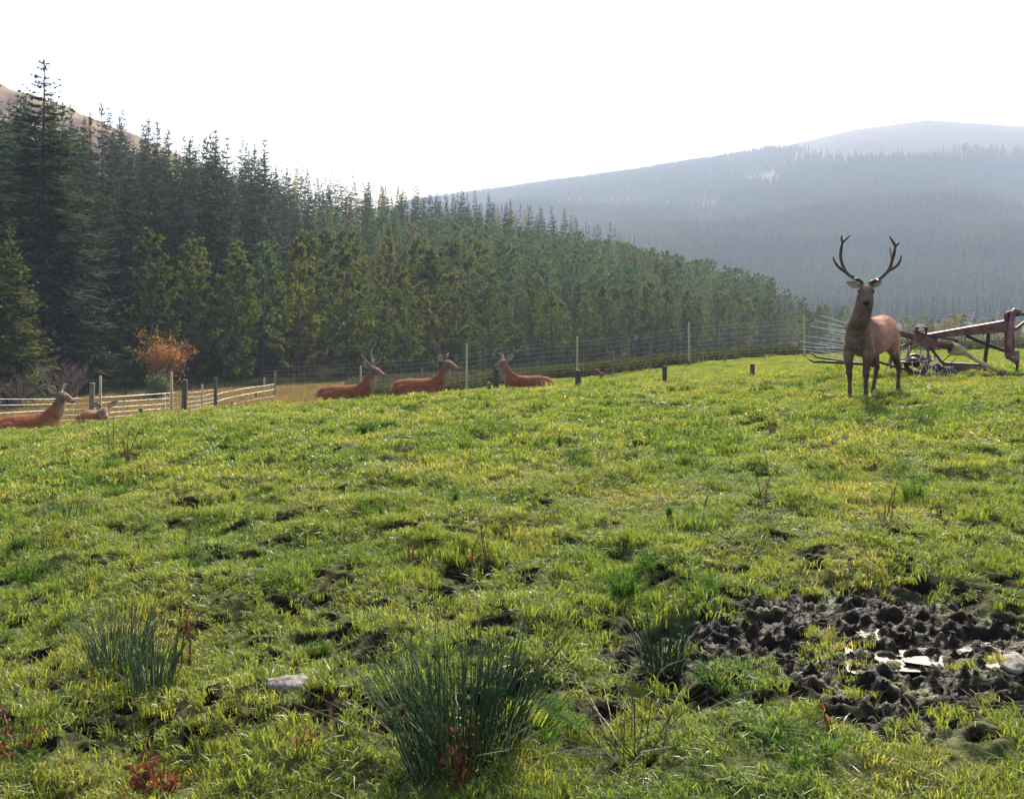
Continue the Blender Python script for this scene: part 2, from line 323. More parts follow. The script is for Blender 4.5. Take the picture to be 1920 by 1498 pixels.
# ------------------------------------------------------------------ the ground
U = np.concatenate([np.linspace(-1.2, -.7, 26)[:-1], np.linspace(-.7, .7, 560), np.linspace(.7, 1.2, 26)[1:]])
Y1 = np.concatenate([np.geomspace(1.2, 2.6, 30)[:-1], np.geomspace(2.6, 9, 330)[:-1], np.geomspace(9, 48, 330)]); Y2 = np.concatenate([np.geomspace(48, 600, 80), np.geomspace(600, 2700, 75)[1:]])
def sheet(name, Yr, mat, near):
    UU, YY = np.meshgrid(U, Yr); X = (UU * YY).ravel(); Y = YY.ravel(); z = base_z(X, Y); soil = np.zeros_like(X)
    px = 960 + F_PX * X / Y
    n1 = fbm(X * .6, Y * .6, 3)[:, None]
    if near:
        soil, dz = soil_and_dz(X, Y); fade = 1 - sstep(46, 48, Y); z = z + dz * fade
        green = np.array([.045, .06, .02]) * (1 - n1) + np.array([.09, .09, .035]) * n1
        brown = np.array([.018, .0125, .0085])
        s = soil[:, None]; c = green * (1 - s) + brown * s
        och = (sstep(24, 30, Y) * (1 - sstep(560, 680, px)))[:, None]
        c = c * (1 - och) + (np.array([.22, .16, .07]) * (.7 + .6 * n1)) * och
        wet = mud_mask(X, Y) * .9
    else:
        s = (X - E0[0]) * EN[0] + (Y - E0[1]) * EN[1]
        field = (np.array([[.24, .18, .08]]) * (1 - sstep(620, 900, px))[:, None] + np.array([[.085, .085, .04]]) * sstep(620, 900, px)[:, None]) * (.7 + .6 * n1); wood = np.array([.035, .026, .018]) * (.7 + .6 * n1)
        f = (sstep(-6, 2, s))[:, None] * np.ones((1, 3)); c = field * (1 - f) + wood * f
        rt = sstep(640, 800, px)[:, None] * (1 - sstep(90, 140, Y))[:, None]; c = c * (1 - rt) + np.array([.035, .036, .018]) * (.6 + .8 * n1) * rt
        n2 = fbm(X / 22, Y / 22, 4)[:, None]
        n2 = sstep(.3, .7, fbm(X / 9, Y / 9, 4))[:, None]; moor = np.array([.10, .055, .045]) * (1 - n2) + np.array([.24, .19, .09]) * n2
        k = (sstep(185, 215, Y) * (1 - sstep(500, 620, px)))[:, None]; c = c * (1 - k) + moor * k
        n3 = fbm(X / 130, Y / 130, 4)[:, None]
        farc = np.array([.05, .055, .03]) * (1 - n3) + np.array([.10, .09, .045]) * n3
        k = sstep(400, 520, Y)[:, None]; c = c * (1 - k * (px[:, None] > 500)) + farc * k * (px[:, None] > 500)
        k = (far_bare(X, Y))[:, None]; c = c * (1 - k) + (np.array([.03, .016, .018]) * (1 - n3) + np.array([.065, .04, .034]) * n3) * k
        wet = np.zeros_like(X)
    nu, ny = len(U), len(Yr); idx = np.arange(nu * ny).reshape(ny, nu)
    F = np.stack([idx[:-1, :-1], idx[:-1, 1:], idx[1:, 1:], idx[1:, :-1]], -1).reshape(-1, 4)
    me = mesh_np(name, np.stack([X, Y, z], 1), [F])
    a = me.attributes.new('gcol', 'FLOAT_COLOR', 'POINT'); a.data.foreach_set('color', np.hstack([c, np.ones((len(c), 1))]).astype(np.float32).ravel())
    a = me.attributes.new('wet', 'FLOAT', 'POINT'); a.data.foreach_set('value', wet.astype(np.float32))
    o = link(name, me, mat, smooth=True); tag(o, kind='structure'); return o
def far_bare(X, Y):                       # bare moor on the far summit and the felled strip
    px = 960 + F_PX * X / Y; y = HOR + F_PX * (EYE - base_z(X, Y)) / Y
    w = 40 * (fbm(X / 120, Y / 120, 3) - .5)
    a = (1 - sstep(268, 318, y + w * .9 + (1 - sstep(1080, 1560, px + w)) * 75)) * sstep(1000, 1400, Y)
    b = sstep(1000, 1060, px + w) * (1 - sstep(1330, 1450, px + w)) * sstep(376, 381, y + w * .15) * (1 - sstep(386, 391, y + w * .15)) * (Y > 700)
    return np.maximum(a, b)
sheet('ground', Y1, M_ground, True)
sheet('hills', Y2, M_hill, False)
xb = np.linspace(-14, 14, 15); yb = np.linspace(-22, 1.5, 12); XX, YY = np.meshgrid(xb, yb)
idx = np.arange(15 * 12).reshape(12, 15); F = np.stack([idx[:-1, :-1], idx[:-1, 1:], idx[1:, 1:], idx[1:, :-1]], -1).reshape(-1, 4)
me = mesh_np('ground_behind', np.stack([XX.ravel(), YY.ravel(), .03 * XX.ravel() - .06], 1), [F])
a = me.attributes.new('gcol', 'FLOAT_COLOR', 'POINT'); a.data.foreach_set('color', np.tile([.08, .11, .03, 1], len(me.vertices)).astype(np.float32))
tag(link('ground_behind', me, M_ground), kind='structure')

# puddle: one level sheet of water that the trodden mud breaks through
mb = MB(); zc = float(near_z(np.array([MUDC.x]), np.array([MUDC.y]))[0])
def puddle(px, py, rx, ry, lvl):
    p = ground_hit(px, py); pts = []
    for k in range(28):
        w = 2 * math.pi * k / 28; q = 1 + .25 * math.sin(3 * w + px) + .12 * math.sin(5 * w)
        pts.append((p.x + rx * q * math.cos(w), p.y + ry * q * math.sin(w)))
    xs = np.array([a for a, b in pts] + [p.x]); ys = np.array([b for a, b in pts] + [p.y])
    g = near_z(np.linspace(p.x - rx, p.x + rx, 40).repeat(12), np.tile(np.linspace(p.y - ry, p.y + ry, 12), 40))
    z = float(np.quantile(g, lvl)); m = MB(); m.add([(a, b, z) for a, b in pts], [tuple(range(28))])
    tag(m.build('puddle', M_water), kind='structure')
puddle(1860, 1240, .28, .11, .5); puddle(1655, 1235, .17, .09, .52); puddle(1642, 1178, .1, .08, .55); puddle(1800, 1200, .22, .09, .45); puddle(1740, 1222, .15, .08, .45); puddle(1580, 1215, .14, .08, .4)

# ------------------------------------------------------------------ scatter by geometry nodes (grass, far woods)
def scatter(name, mat_objs, pts, rot, scl, idx, kind_label, cat):
    coll = bpy.data.collections.new(name + '_kinds')
    for o in mat_objs: coll.objects.link(o)
    me = bpy.data.meshes.new(name); me.vertices.add(len(pts)); me.vertices.foreach_set('co', np.asarray(pts, np.float32).ravel())
    a = me.attributes.new('rot', 'FLOAT_VECTOR', 'POINT'); a.data.foreach_set('vector', np.asarray(rot, np.float32).ravel())
    a = me.attributes.new('scl', 'FLOAT_VECTOR', 'POINT'); a.data.foreach_set('vector', np.asarray(scl, np.float32).ravel())
    a = me.attributes.new('idx', 'INT', 'POINT'); a.data.foreach_set('value', np.asarray(idx, np.int32))
    o = link(name, me); ng = bpy.data.node_groups.new(name, 'GeometryNodeTree')
    ng.interface.new_socket('Geometry', in_out='INPUT', socket_type='NodeSocketGeometry'); ng.interface.new_socket('Geometry', in_out='OUTPUT', socket_type='NodeSocketGeometry')
    n = ng.nodes; L = ng.links; gi = n.new('NodeGroupInput'); go = n.new('NodeGroupOutput')
    ip = n.new('GeometryNodeInstanceOnPoints'); ci = n.new('GeometryNodeCollectionInfo')
    ci.inputs['Collection'].default_value = coll; ci.inputs['Separate Children'].default_value = True; ci.inputs['Reset Children'].default_value = True
    def na(nm, t):
        q = n.new('GeometryNodeInputNamedAttribute'); q.data_type = t; q.inputs['Name'].default_value = nm; return q.outputs[0]
    e = n.new('FunctionNodeEulerToRotation'); L.new(na('rot', 'FLOAT_VECTOR'), e.inputs[0])
    L.new(gi.outputs[0], ip.inputs['Points']); L.new(ci.outputs[0], ip.inputs['Instance']); ip.inputs['Pick Instance'].default_value = True
    L.new(na('idx', 'INT'), ip.inputs['Instance Index']); L.new(e.outputs[0], ip.inputs['Rotation']); L.new(na('scl', 'FLOAT_VECTOR'), ip.inputs['Scale'])
    L.new(ip.outputs[0], go.inputs[0]); md = o.modifiers.new('scatter', 'NODES'); md.node_group = ng
    return tag(o, kind_label, cat, kind='stuff')

def blades(rng, n, size, h0, h1, w, lean=.5, curl=.5, clump=0):
    """n bent blades over a square patch: 5 verts, a quad and a triangle each"""
    if clump:
        c = (rng.rand(clump, 2) - .5) * size; i = rng.randint(0, clump, n); b = c[i] + rng.normal(0, size * .055, (n, 2))
    else: b = (rng.rand(n, 2) - .5) * size
    h = h0 + (h1 - h0) * rng.rand(n) ** 1.6; az = rng.rand(n) * 6.283; ln = lean * rng.rand(n); wd = w * (.6 + .8 * rng.rand(n)); fz = rng.rand(n) * 6.283
    d = np.stack([np.cos(az), np.sin(az)], 1); s = np.stack([np.cos(fz), np.sin(fz)], 1)
    V = np.zeros((n, 5, 3)); o = (ln * h)[:, None] * d; c2 = (curl * rng.rand(n) * h)[:, None] * d
    V[:, 0, :2] = b - s * wd[:, None] / 2; V[:, 1, :2] = b + s * wd[:, None] / 2; V[:, 0:2, 2] = -.015
    m = b + o * .5; V[:, 2, :2] = m + s * wd[:, None] * .45; V[:, 3, :2] = m - s * wd[:, None] * .45; V[:, 2:4, 2] = (h * .6)[:, None]
    V[:, 4, :2] = b + o + c2; V[:, 4, 2] = h * (1 - .35 * np.linalg.norm(c2, axis=1) / h)
    k = np.arange(n)[:, None] * 5
    return mesh_np('blades', V.reshape(-1, 3), [k + [0, 1, 2, 3], k + [3, 2, 4]])
def source(name, me, mat):
    me.materials.append(mat); return bpy.data.objects.new(name, me)
rng = np.random.RandomState(11)
GS = []
for i in range(4): GS.append(source('g%02d' % len(GS), blades(rng, 250, .24, .014, .058, .0034, 1.0, .9, 13), M_grass))        # 0-3 near
for i in range(3): GS.append(source('g%02d' % len(GS), blades(rng, 310, .42, .015, .055, .0068, 1.0, .8, 24), M_grass))         # 4-6 mid
for i in range(3): GS.append(source('g%02d' % len(GS), blades(rng, 640, 1.15, .02, .065, .014, .9, .6, 80), M_grass))        # 7-9 far
for i in range(3): GS.append(source('g%02d' % len(GS), blades(rng, 130, .22, .05, .15, .005, .9, .8, 3), M_tuss))           # 10-12 darker tufts
for i in range(2): GS.append(source('g%02d' % len(GS), blades(rng, 60, .5, .12, .26, .004, .5, .4), M_ochre))               # 13-14 seed stalks
pts, rot, scl, gi_ = [], [], [], []
def strew(y0, y1, step, kinds, keep=1.0, smin_=.75, smax=1.25, soilmax=.45, fn=None):
    n = int((y1 - y0) / step) + 1; XY = []
    for r in range(n):
        y = y0 + r * step; w = .70 * y + 1.2; m = int(2 * w / step) + 1
        x = np.linspace(-w, w, m); XY.append(np.stack([x, np.full(m, y)], 1))
    XY = np.vstack(XY); XY = XY + (rng.rand(*XY.shape) - .5) * step * 1.3; XY = XY[rng.rand(len(XY)) < keep]
    px = 960 + F_PX * XY[:, 0] / XY[:, 1]
    ok = ~((XY[:, 1] > 27) & (px < 640))
    XY = XY[ok]; s, dz = soil_and_dz(XY[:, 0], XY[:, 1]); m = mud_mask(XY[:, 0], XY[:, 1])
    k = s + rng.rand(len(s)) * .25 < soilmax * .9
    k &= ~((m > .35) & (rng.rand(len(m)) < .1))
    if fn is not None: k &= fn(XY[:, 0], XY[:, 1])
    XY = XY[k]; z = near_z(XY[:, 0], XY[:, 1]); t = len(XY)
    pts.append(np.column_stack([XY, z])); e_ = .09 if step < .3 else .6; gx = (near_z(XY[:, 0] + e_, XY[:, 1]) - near_z(XY[:, 0] - e_, XY[:, 1])) / (2 * e_); gy = (near_z(XY[:, 0], XY[:, 1] + e_) - near_z(XY[:, 0], XY[:, 1] - e_)) / (2 * e_)
    rz_ = rng.rand(t) * 6.283; cz, sz = np.cos(rz_), np.sin(rz_); hx_ = gx * cz + gy * sz; hy_ = -gx * sz + gy * cz        # lean with the ground
    rot.append(np.column_stack([np.arctan(np.clip(hy_, -.9, .9)) + rng.normal(0, .08, t), -np.arctan(np.clip(hx_, -.9, .9)) + rng.normal(0, .08, t), rz_]))
    g = .6 + 1.4 * fbm(XY[:, 0] * 2.6 + 40, XY[:, 1] * 2.6, 3) ** 1.6; q = smin_ + (smax - smin_) * rng.rand(t); scl.append(np.column_stack([q, q, q * g * .78]))
    gi_.append(rng.choice(kinds, t))
strew(1.8, 7.5, .105, [0, 1, 2, 3])
strew(7.2, 17, .19, [4, 5, 6])
strew(16.5, 47.5, .62, [7, 8, 9])
strew(1.8, 20, .33, [10, 11, 12], .8, .5, 1.2, fn=lambda x, y: fbm(x * 1.6 + 7, y * 1.6, 3) + rng.normal(0, .07, len(x)) > .55)
strew(14, 19, .5, [13, 14], .35, .6, 1.0)
scatter('grass', GS, np.vstack(pts), np.vstack(rot), np.vstack(scl), np.concatenate(gi_), 'short green grazed pasture grass covering the field', 'grass')
# ochre rough grass beyond the left fence
RG = [source('r%02d' % i, blades(rng, 420, 1.3, .12, .42, .022, .6, .6, 50), M_ochre) for i in range(3)]
n = 2600; D = 26 + 42 * rng.rand(n); px = -120 + 800 * rng.rand(n); X = (px - 960) / F_PX * D
s = (X - E0[0]) * EN[0] + (D - E0[1]) * EN[1]; k = s < 2; X, D = X[k], D[k]; n = len(X)
scatter('rough_grass', RG, np.column_stack([X, D, base_z(X, D)]), np.column_stack([np.zeros((n, 2)), rng.rand(n) * 6.28]), (.7 + .6 * rng.rand(n))[:, None] * np.ones((1, 3)), rng.randint(0, 3, n), 'straw coloured rough grass beyond the wire fence', 'grass')

M_under = leafmat('dark_undergrowth', [(0, (.03, .04, .018)), (.6, (.055, .06, .022)), (1, (.12, .09, .04))], .3, (1.3, 1.3, .7), fine=.7)  # undergrowth added so its own shading darkens the strip before the trees
UG = [source('u%02d' % i, blades(rng, 380, 1.6, .15, .6, .045, .6, .6, 40), M_under) for i in range(3)]
n = 9000; D = 46 + 140 * rng.rand(n) ** 1.5; px = -150 + 2200 * rng.rand(n); X = (px - 960) / F_PX * D; s = (X - E0[0]) * EN[0] + (D - E0[1]) * EN[1]
k = (s < 12) & ((px > 660) | (s > -5)) & (D > np.where(px > 1300, 47.5, 46)); X, D = X[k], D[k]; n = len(X)
scatter('undergrowth', UG, np.column_stack([X, D, base_z(X, D)]), np.column_stack([np.zeros((n, 2)), rng.rand(n) * 6.28]), (.7 + .7 * rng.rand(n))[:, None] * np.ones((1, 3)), rng.randint(0, 3, n), 'dark rough undergrowth added to shade the strip between the deer fence and the plantation', 'undergrowth')

# ------------------------------------------------------------------ trees
class Leafs:
    def __init__(s): s.v = []; s.q = 0
    def kite(s, p, d, L, w, nrm):
        sd = d.cross(nrm)
        if sd.length < 1e-4: sd = d.cross(Vector((1, 0, 0)))
        sd.normalize(); m = p + d * (L * .45)
        s.v += [p, m + sd * (w / 2), p + d * L, m - sd * (w / 2)]; s.q += 1
    def mesh(s, name):
        V = np.array([tuple(v) for v in s.v]); return mesh_np(name, V, [np.arange(s.q)[:, None] * 4 + [0, 1, 2, 3]])
def rdir(r): return Vector((r.gauss(0, 1), r.gauss(0, 1), r.gauss(0, 1))).normalized()
def spruce(seed, h, rad, whorls, per, steps, kw, z0=.05, droop=.25, sparse=1.0, sticks=True):
    r = random.Random(seed); lf = Leafs(); tk = MB(); bend = [Vector((r.gauss(0, .004) * h, r.gauss(0, .004) * h, 0)) for _ in range(2)]
    tk.tube([(0, 0, -.6), (0, 0, h * .15), bend[0] * .5 + Vector((0, 0, h * .5)), bend[0] + Vector((0, 0, h * .99))], [h * .014, h * .011, h * .006, .008], 7)
    for i in range(whorls):
        f = z0 + (1 - z0) * ((i + r.random() * .6) / whorls); z = f * h; ax = bend[0] * f
        env = (1 - f) ** .82 * (1 if f > .18 else .75 + f * 1.4)
        for k in range(per if f < .9 else 4):
            L = max(.2, rad * env * r.uniform(.62, 1.18)); az = r.random() * 6.283; el = -droop * (1 - f) * 1.6 + .75 * max(0, f - .55) + r.gauss(0, .08)
            if r.random() > sparse: continue
            d = Vector((math.cos(az), math.sin(az), 0)); n = max(4, int(steps * (L / rad) ** .6)); up = Vector((0, 0, 1))
            pos = lambda t: ax + Vector((0, 0, z)) + d * (L * t) + up * (L * (el * t - .10 * math.sin(t * 3.1) + .16 * t * t * t))
            if sticks: tk.tube([pos(0), pos(.5), pos(.95)], [.012 + .006 * L, .01 + .003 * L, .006], 3, False)
            side = d.cross(up); kf = kw * (1 if f < .75 else 1 - .6 * (f - .75) / .25); lf_ = 1 if f < .8 else .65
            for q in range(n):
                t = .12 + .88 * (q + r.random()) / n; p = pos(t); l = (.30 * L * (1 - t) + .22 + .03 * L) * r.uniform(.6, 1.25) * lf_
                for sg in (-1, 1):
                    dd = (d * r.uniform(.45, .95) + side * sg * r.uniform(.5, 1) + up * r.uniform(-.55, .12)).normalized()
                    lf.kite(p, dd, l, kf * r.uniform(.7, 1.3), (up + rdir(r) * .6))
                if r.random() < .5: lf.kite(p, (d * .6 + up * r.uniform(-.9, -.3)).normalized(), l * .7, kw, side + rdir(r) * .5)
            lf.kite(pos(.85), (pos(1) - pos(.85)).normalized(), max(.22, L * .16), kf, up)
    for k in range(14): lf.kite(bend[0] + Vector((0, 0, h * (.90 + .0075 * k))), (Vector((0, 0, 1)) + rdir(r) * .5).normalized(), .5, kw * .5, rdir(r))
    return tk.mesh('trunk'), lf.mesh('crown')
def pine(seed, h, rad, branches, tufts, kl, kw, z0=.22, ragged=.3, round_=.6):
    r = random.Random(seed); lf = Leafs(); tk = MB(); b = Vector((r.gauss(0, .02) * h, r.gauss(0, .02) * h, 0))
    tk.tube([(0, 0, -.6), b * .2 + Vector((0, 0, h * .3)), b * .6 + Vector((0, 0, h * .65)), b + Vector((0, 0, h * .97))], [h * .012, h * .0095, h * .006, .02], 7)
    for i in range(branches):
        f = z0 + (1 - z0) * ((i + r.random()) / branches); g = (f - z0) / (1 - z0)
        L = max(.3, rad * ((1 - g) ** round_) * (.55 + .45 * min(1, g * 4)) * r.uniform(1 - ragged, 1 + ragged)); az = r.random() * 6.283
        d = Vector((math.cos(az), math.sin(az), 0)); el = r.uniform(.05, .45) + .5 * g; o = b * f + Vector((0, 0, f * h)); up = Vector((0, 0, 1))
        pos = lambda t: o + d * (L * t) + up * (L * (el * t * .6 + .35 * t * t))
        tk.tube([pos(0), pos(.55), pos(.95)], [.012 + .01 * L, .008 + .005 * L, .006], 3, False)
        for q in range(max(3, int(tufts * (.4 + .6 * L / rad)))):
            t = .25 + .75 * r.random() ** .55; p = pos(t) + rdir(r) * (.16 * L * (1.1 - t) + .10)
            ax = (d * .5 + up * r.uniform(.5, 1.2) + rdir(r) * .35).normalized()
            for k in range(5):
                lf.kite(p, (ax + rdir(r) * .8).normalized(), kl * r.uniform(.6, 1.3), kw * r.uniform(.7, 1.3), rdir(r))
    for k in range(8): lf.kite(b + Vector((0, 0, h * (.92 + .01 * k))), (Vector((0, 0, 1)) + rdir(r) * .5).normalized(), kl * 1.3, kw, rdir(r))
    return tk.mesh('trunk'), lf.mesh('crown')
def spikytree(seed, h, rad, tiers, spikes):
    r = random.Random(seed); V = []; F = []
    for i in range(tiers):
        f = .04 + .93 * i / tiers; z = f * h; R_ = rad * (1 - f) ** .8
        for k in range(spikes):
            az = 6.283 * (k + r.random()) / spikes; L = R_ * r.uniform(.6, 1.2) + .15; d = Vector((math.cos(az), math.sin(az), 0)); s = d.cross(Vector((0, 0, 1)))
            w = L * 1.1 * 3.1 / spikes * 2; o = Vector((0, 0, z + h / tiers * 1.5)); m = Vector((0, 0, z + h / tiers * .3)) + d * L * .55; t = Vector((0, 0, z - .08 * L)) + d * L
            n = len(V); V += [o, m + s * w * .5, t, m - s * w * .5]; F.append((n, n + 1, n + 2, n + 3))
    n = len(V); V += [Vector((-.18, 0, h * .86)), Vector((.18, 0, h * .86)), Vector((0, 0, h * 1.02))]; V += [Vector((0, -.18, h * .86)), Vector((0, .18, h * .86)), Vector((0, 0, h * 1.02))]
    return mesh_np('spiky', np.array([tuple(v) for v in V]), [np.array(F), np.array([(n, n+1, n+2), (n+3, n+4, n+5)])])
def protos(kind, list_, mat):
    out_ = []
    for t, c in list_:
        t.materials.append(M_bark); c.materials.append(mat); out_.append((t, c))
    return out_
BIG = protos('big', [spruce(101, 25.5, 6.6, 56, 9, 19, .17, .03, .3)], M_spruce)
SPR = protos('spr', [spruce(200 + i, 18, 3.3 + .25 * i, 38, 7, 11, .17, .05, .26) for i in range(4)], M_spruce)
SPRT = protos('sprt', [spruce(230 + i, 18, 2.5, 34, 6, 9, .16, .12, .2, .92) for i in range(3)], M_spruce)
LAR = protos('lar', [spruce(250 + i, 16, 2.6, 30, 6, 9, .16, .15, .12, .9) for i in range(2)], M_larch)
PIN = protos('pin', [pine(300 + i, 11, 2.3 + .2 * (i % 3), 60 + 4 * i, 20, .36, .11, .03, .42, .6) for i in range(6)], M_pine)
BPI = protos('bpi', [pine(330 + i, 14, 3.0, 52, 22, .42, .12, .14, .5, .45) for i in range(4)], M_bpine)
SCR = protos('scr', [pine(360 + i, 6, 1.8, 34, 9, .4, .13, .05, .4, .5) for i in range(3)], M_scrub)
def plant(name, proto, x, y, hscale, label, cat, group=None, rz=None, wscale=None, r=random.Random(1)):
    o = empty(name, (x, y, gz(x, y)), r.random() * 6.28 if rz is None else rz)
    w = hscale * (r.uniform(.88, 1.15) if wscale is None else wscale); o.scale = (w, w, hscale)
    o.rotation_euler[0] = r.gauss(0, .012); o.rotation_euler[1] = r.gauss(0, .012)
    for nm, me in (('trunk', proto[0]), ('crown', proto[1])):
        c = bpy.data.objects.new(nm, me); COL.objects.link(c); c.parent = o
    return tag(o, label, cat, group)
r = random.Random(77)
p = at(75, 62); plant('spruce_tree', BIG[0], p.x, p.y, (EYE + (HOR - 113) / F_PX * 62 - p.z) / 25.6, 'towering dark spruce reaching the ground beside the autumn shrub', 'tree', rz=.4, wscale=1.42)
p = at(-38, 66); plant('spruce_tree', SPR[1], p.x, p.y, 1.45, 'tall dark spruce standing close beside the towering spruce', 'tree', wscale=1.3)
p = at(18, 48); OLV = protos('olv', [spruce(270, 11, 3.1, 40, 8, 12, .14, .02, .12)], M_pine)
plant('spruce_tree', OLV[0], p.x, p.y, (EYE + (HOR - 428) / F_PX * 48 - p.z) / 11.1, 'low olive conifer standing in front of the towering dark spruce', 'tree', wscale=1.1)
TL = []
step = 5.0
for ia in range(int(215 / step)):
    for js in range(int(118 / step)):
        a_ = -22 + ia * step + r.uniform(-1.9, 1.9) + (js % 2) * 2.5; s = 1.5 + js * step + r.uniform(-1.9, 1.9)
        x = E0[0] + ED[0] * a_ + EN[0] * s; y = E0[1] + ED[1] * a_ + EN[1] * s; px = 960 + F_PX * x / y
        if px < -190 or px > 1800 or a_ > 195: continue
        if s < 14 and px < 265: continue
        left = px < 560
        n_ = float(fbm(np.array([x / 26]), np.array([y / 26]), 2)[0])
        if s < 13: k = 'pin' if r.random() < .88 else 'bpi'; h = r.uniform(8.6, 12.2) * (1.05 if px < 700 else .92)
        elif s < 32:
            k = ('spr' if n_ > .42 else 'bpi') if left else ('bpi' if n_ < .56 else 'pin'); h = r.uniform(15, 19.5) if k == 'spr' else r.uniform(10.5, 14)
        elif s < 62:
            k = 'spr' if left else ('bpi' if n_ < .58 else 'lar'); h = r.uniform(15, 20) if left else r.uniform(11.5, 14.5)
        else: k = 'spr' if r.random() < .38 else ('sprt' if r.random() < .72 else 'lar'); h = r.uniform(13, 19.5)
        if px > 1450: h *= .8
        if px < 520 and k == 'spr': h *= 1.22
        TL.append((y, x, s, k, h, px))
TL.sort()
KP = {'pin': (PIN, 11, 'pine_tree', 'bushy olive pine', 'olive pines along the plantation edge'),
      'bpi': (BPI, 14, 'pine_tree', 'rounded blue green pine', 'blue green pines on the plantation slope'),
      'spr': (SPR, 18, 'spruce_tree', 'dark full spruce', 'dark spruces on the plantation slope'),
      'sprt': (SPRT, 18, 'spruce_tree', 'thin pointed spruce', 'thin spruces over the plantation'),
      'lar': (LAR, 16, 'larch_tree', 'yellowish feathery larch', 'yellowing larches in the plantation')}
SECT = ((110, 'behind the towering spruce'), (420, 'behind the autumn shrub'), (560, 'behind the straw coloured corner'), (740, 'behind the resting young stag'), (880, 'behind the upright necked hind'),
        (1000, 'behind the thick dark post'), (1200, 'behind the stub post under a pale post'), (1330, 'behind the lone squat stub'), (9999, 'behind the standing stag'))
rest = []
for i, (y, x, s, k, h, px) in enumerate(TL):
    pr, h0, nm, lab, grp = KP[k]
    if i < 290:
        where = next(t for lim, t in SECT if px < lim); row = 'front' if s < 7 else 'second' if s < 13 else 'inner' if s < 32 else 'upper'
        plant(nm, r.choice(pr), x, y, h / h0, '%s in the %s rows %s' % (lab, row, where), 'tree', '%s, %s rows %s' % (grp, row, where), r=r)
    else: rest.append((x, y, h / h0, k))
src = []; off = {}
for k in ('spr', 'sprt', 'lar', 'bpi', 'pin'):
    off[k] = (len(src), len(KP[k][0]))
    for t, c in KP[k][0]:
        src.append(bpy.data.objects.new('t%02d' % len(src), c))
xs = np.array([q[0] for q in rest]); ys = np.array([q[1] for q in rest])
scatter('plantation_woodland', src, np.column_stack([xs, ys, base_z(xs, ys)]), np.column_stack([np.zeros((len(rest), 2)), rng.rand(len(rest)) * 6.28]),
        np.array([[q[2] * 1.05, q[2] * 1.05, q[2]] for q in rest]), [off[q[3]][0] + r.randrange(off[q[3]][1]) for q in rest], 'mixed conifers massed on the upper plantation slope', 'woodland')
# scrub and young trees in the valley behind the machine
for i in range(64):
    D = r.uniform(112, 250); px = r.uniform(1600, 2010); q = at(px, D); h = r.uniform(2.6, 5.6) * (1 + (D - 112) / 300)
    pr = SCR if r.random() < .72 else PIN
    plant('young_tree', r.choice(pr), q.x, q.y, h / (6 if pr is SCR else 11), 'pale young tree in the valley beyond the paddock' if pr is SCR else 'small olive pine in the valley beyond the paddock', 'tree', 'young pale trees in the valley' if pr is SCR else 'small pines in the valley', r=r, wscale=h / (6 if pr is SCR else 11) * 1.15)

# far wooded hill
FS = [source('f%02d' % i, spikytree(400 + i, 15, 3.4 + .4 * (i % 3), 9, 7), M_farwood) for i in range(5)]
rng = np.random.RandomState(3); PT = []
for y0, y1, st in ((470, 900, 5.4), (900, 1500, 7.0), (1500, 2330, 9.0)):
    n = int((y1 - y0) / st)
    for q in range(n):
        y = y0 + q * st; x0 = (760 - 960) / F_PX * y; x1 = (2060 - 960) / F_PX * y; x = np.arange(x0, x1, st); PT.append(np.column_stack([x, np.full(len(x), y)]) + (rng.rand(len(x), 2) - .5) * st * .9)
PT = np.vstack(PT); fb = far_bare(PT[:, 0], PT[:, 1]); dens = fbm(PT[:, 0] / 90 + 20, PT[:, 1] / 90, 3)
PT = PT[(rng.rand(len(PT)) > fb * 1.3) & (dens > .24)]; n = len(PT)
hh = (.55 + .75 * fbm(PT[:, 0] / 160 + 5, PT[:, 1] / 120, 3)) * (.8 + .4 * rng.rand(n))
scatter('far_woodland', FS, np.column_stack([PT, base_z(PT[:, 0], PT[:, 1]) - .3]), np.column_stack([np.zeros((n, 2)), rng.rand(n) * 6.28]), np.column_stack([hh * .95, hh * .95, hh]), rng.randint(0, 5, n), 'hazy conifer forest covering the far hillside', 'woodland')

# shrubs by the fence
def shrub(name, px, D, h, rad, stems, leafn, mat, label, seed, leaf=.11, top=0.0):
    r = random.Random(seed); root = empty(name, at(px, D)); tk = MB(); lf = Leafs(); tips = []
    def grow(p, d, L, rd, lv):
        q = p + d * L * .55 + rdir(r) * L * .06; e = q + (d + rdir(r) * .2).normalized() * L * .45
        tk.tube([p, q, e], [rd, rd * .8, rd * .55], 4, False); tips.append((q, lv)); tips.append((e, lv))
        if lv < 4:
            for _ in range(3 if lv < 3 else 2): grow(p.lerp(e, r.uniform(.45, 1)), (d + rdir(r) * .55 + Vector((0, 0, .12))).normalized(), L * r.uniform(.5, .72), rd * .55, lv + 1)
    for i in range(stems):
        az = 6.283 * i / stems + r.uniform(-.3, .3); sp = r.uniform(.1, .75) * rad / h
        grow(Vector((r.gauss(0, .12), r.gauss(0, .12), -.05)), Vector((math.cos(az) * sp * 1.3, math.sin(az) * sp * 1.3, 1)).normalized(), h * r.uniform(.4, .55), .04, 0)
    for i in range(stems):
        az = r.random() * 6.283; sp = r.uniform(.3, .9) * rad / h
        grow(Vector((r.gauss(0, .2), r.gauss(0, .2), -.05)), Vector((math.cos(az) * sp * 1.6, math.sin(az) * sp * 1.6, 1)).normalized(), h * r.uniform(.12, .3), .025, 1)
    tk.build('twigs', M_twig, root)
    if leafn:
        tt = [t for t, lv in tips if lv > 1 and t.z > h * top]
        for _ in range(leafn):
            lf.kite(r.choice(tt) + rdir(r) * .16, rdir(r), leaf * r.uniform(.6, 1.4), leaf * .6, rdir(r))
        link('leaves', lf.mesh('leaves'), mat, root)
    return tag(root, label, 'shrub')
